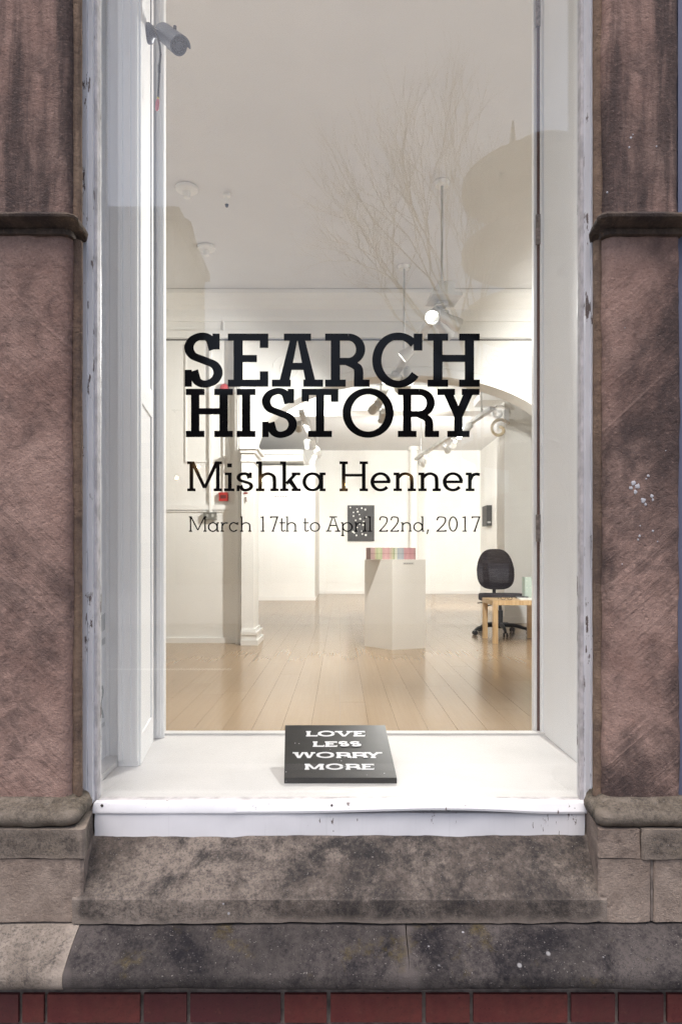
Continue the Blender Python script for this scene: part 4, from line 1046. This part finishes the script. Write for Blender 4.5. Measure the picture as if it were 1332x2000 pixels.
# ------------------------------------------------------------------ plaque on the window ledge
d_f = .70 * F / (1531 - HY); yb_ = d_f - CD
FLb = W(555, 1531, d_f); FRb = W(775, 1531, d_f)
d_b = F / 555.0
BL, BR = W(557, 1417, d_b), W(752, 1417, d_b)
FLt, FRt = W(555, 1519.5, d_f - .004), W(775, 1519.5, d_f - .004)
nv = (FRt - FLt).cross(BL - FLt).normalized()
if nv.z < 0: nv = -nv
th = .018
pq = thing('slogan_plaque', ((FLb + FRb) / 2), 'black slogan plaque with white capitals leaning back on the window ledge', 'plaque')
pm = Mat('plaque_black', (.012, .011, .011), .35, .45)
sp_ = pm.voro(70); pm.col(pm.mix(pm.math('MULTIPLY', pm.rng(sp_.outputs['Distance'], .10, .16, 1, 0), pm.rng(pm.noise(14, 2), .60, .64)), pm.mix(pm.rng(pm.noise(9, 5, .7), .35, .7), (.010, .0095, .009), (.020, .018, .016)), (.5, .5, .5)))
pb = B(); topr = [FLt, FRt, BR, BL]; botr = [FLb, FRb, BR - nv * th, BL - nv * th]
pb.loft([botr, topr]).build('panel', pm.m, pq, bevel=.0012)
pr_ = B(); mz = (BL + BR) / 2 - nv * (th + .004)
for sx_ in (-.06, .06): pr_.box(mz.x + sx_ - .01, mz.x + sx_ + .01, mz.y - .035, mz.y - .012, ZS + .0005, mz.z - .012)
pr_.build('prop', blackplas, pq)
wl = simple('plaque_white', (.72, .72, .74), .5)
def on_plaque(px, py, off):
    o = Vector((0, -CD, CZ)); d = W(px, py, 1.0) - o; t = (FLt - o).dot(nv) / d.dot(nv); return o + d * t + nv * off
cx = lambda v: 540 + v / 5.328
cyy = lambda v: 1400 + v / 5.328
for text, yt_, yb2, bxs in (('LOVE', 152, 209, [(308, 427), (430, 606), (608, 796), (800, 920)]), ('LESS', 260, 317, [(378, 494), (505, 630), (645, 757), (765, 882)]),
                            ('WORRY', 373, 434, [(168, 404), (414, 600), (622, 784), (788, 950), (915, 1100)]), ('MORE', 494, 556, [(293, 494), (513, 695), (720, 882), (886, 1014)])):
    for chh, (a, b) in zip(text, bxs):
        bb = B()
        for k, q in enumerate(glyph(chh, cx(a), cx(b), cyy(yt_), cyy(yb2), 6.6 if chh not in 'OS' else (6.8 if chh == 'O' else 6.4), 2.5 if chh not in 'S' else 2.3, None, .34)):
            bb.face([on_plaque(p.x, p.y, .0004 + k * 2e-5) for p in q])
        bb.build('letter', wl, pq)

# ------------------------------------------------------------------ security camera in the bay
sc_d = 2.50
bp = W(294, 64, sc_d)
cm_ = thing('security_camera', bp, 'grey bullet security camera on a bracket high in the window bay with dangling cable', 'security camera')
camg = simple('camera_grey', (.045, .055, .085), .42, .5, .2)
Mx = Matrix.Translation(bp) @ Matrix.Rotation(radians(90), 4, 'Y')
B().lathe([(.033, -.012), (.033, .0), (.030, .006), (.018, .012), (.014, .02), (.010, .03), (.010, .045)], Mx, 20).build('mount', camg, cm_, smooth=True)
j0 = W(300, 66, sc_d); j1 = W(318, 66, sc_d - .03)
B().tube([j0, W(309, 67, sc_d - .02), j1], .009, 8).build('arm', camg, cm_, smooth=True)
c0, c1 = W(320, 66, sc_d - .03), W(349, 88, sc_d - .135)
az = (c1 - c0).normalized(); Mc = Matrix.Translation(c0) @ az.to_track_quat('Z', 'Y').to_matrix().to_4x4(); LN = (c1 - c0).length
bd = B().lathe([(.010, -.012), (.017, -.006), (.026, .006), (.027, LN * .6), (.030, LN * .62), (.030, LN), (.026, LN + .001)], Mc, 24).build('body', camg, cm_, smooth=True)
B().lathe([(.025, LN + .0012), (.024, LN + .003)], Mc, 24).build('face_plate', simple('camera_face', (.02, .022, .03), .15), bd)
B().lathe([(.0135, LN + .0032), (.0125, LN + .007), (.0112, LN + .007), (.0110, LN + .0045)], Mc, 20).build('lens_ring', simple('ring_grey', (.09, .10, .13), .3), bd)
for k in range(10):
    a = 2 * pi * k / 10; B().lathe([(.0022, LN + .0031), (.001, LN + .0045)], Mc @ Matrix.Translation((.0185 * cos(a), .0185 * sin(a), 0)), 6).build('led', bpy.data.materials['ring_grey'], bd)
# sun hood: a shell over the upper half of the body
upv = (Vector((0, 0, 1)) - az * az.z).normalized(); sv = az.cross(upv); hb = B(); rg = []
for zt_ in (.0, LN * .5, LN + .022):
    ring_o = [c0 + az * zt_ + (upv * cos(a) + sv * sin(a)) * .036 for a in [radians(-78 + 156 * k / 12) for k in range(13)]]
    ring_i = [c0 + az * zt_ + (upv * cos(a) + sv * sin(a)) * .033 for a in [radians(78 - 156 * k / 12) for k in range(13)]]
    rg.append(ring_o + ring_i)
hb.loft(rg).build('sun_hood', simple('hood_grey', (.085, .10, .135), .45), cm_, smooth=True)
kp = c0 + az * LN * .55 + upv * .040
B().lathe([(.006, -.005), (.006, .004)], Matrix.Translation(kp), 8).build('thumb_screw', blackplas, cm_)
cpts = [W(x, y, d) for x, y, d in ((294, 48, 2.5), (297, 49, 2.49), (302, 56, 2.47), (308, 70, 2.46), (312, 88, 2.46), (313.5, 105, 2.46), (312, 122, 2.46), (311, 140, 2.46), (310, 165, 2.46), (309, 190, 2.46))]
B().tube(cpts, .0042, 6).build('cable', blackplas, cm_, smooth=True)
p = W(311, 133, 2.46); B().lathe([(.003, -.02), (.005, -.012), (.005, .012), (.003, .02)], Matrix.Translation(p), 8).build('ferrite', blackplas, cm_)
p = W(307.5, 203, 2.46); B().lathe([(.004, -.022), (.0065, -.015), (.007, .005), (.005, .018)], Matrix.Translation(p) @ Matrix.Rotation(radians(6), 4, 'Y'), 10).build('plug', simple('pink_plug', (.55, .16, .2), .45), cm_, smooth=True)
p = W(308.7, 192, 2.46); B().lathe([(.0045, -.006), (.004, .006)], Matrix.Translation(p), 8).build('plug_collar', simple('yellow_plug', (.65, .5, .12), .45), cm_)
# cable running up the casing to the camera
cu = thing('camera_cable', W(295, 45, 2.51), 'thin black cable running up the casing above the security camera', 'cable')
B().tube([W(294.5, 48, 2.515), W(294.5, 0, 2.525), W(294.5, -120, 2.54)], .0016, 6).build('cord', blackplas, cu)
print('boards', nb, 'objects', len(bpy.data.objects))
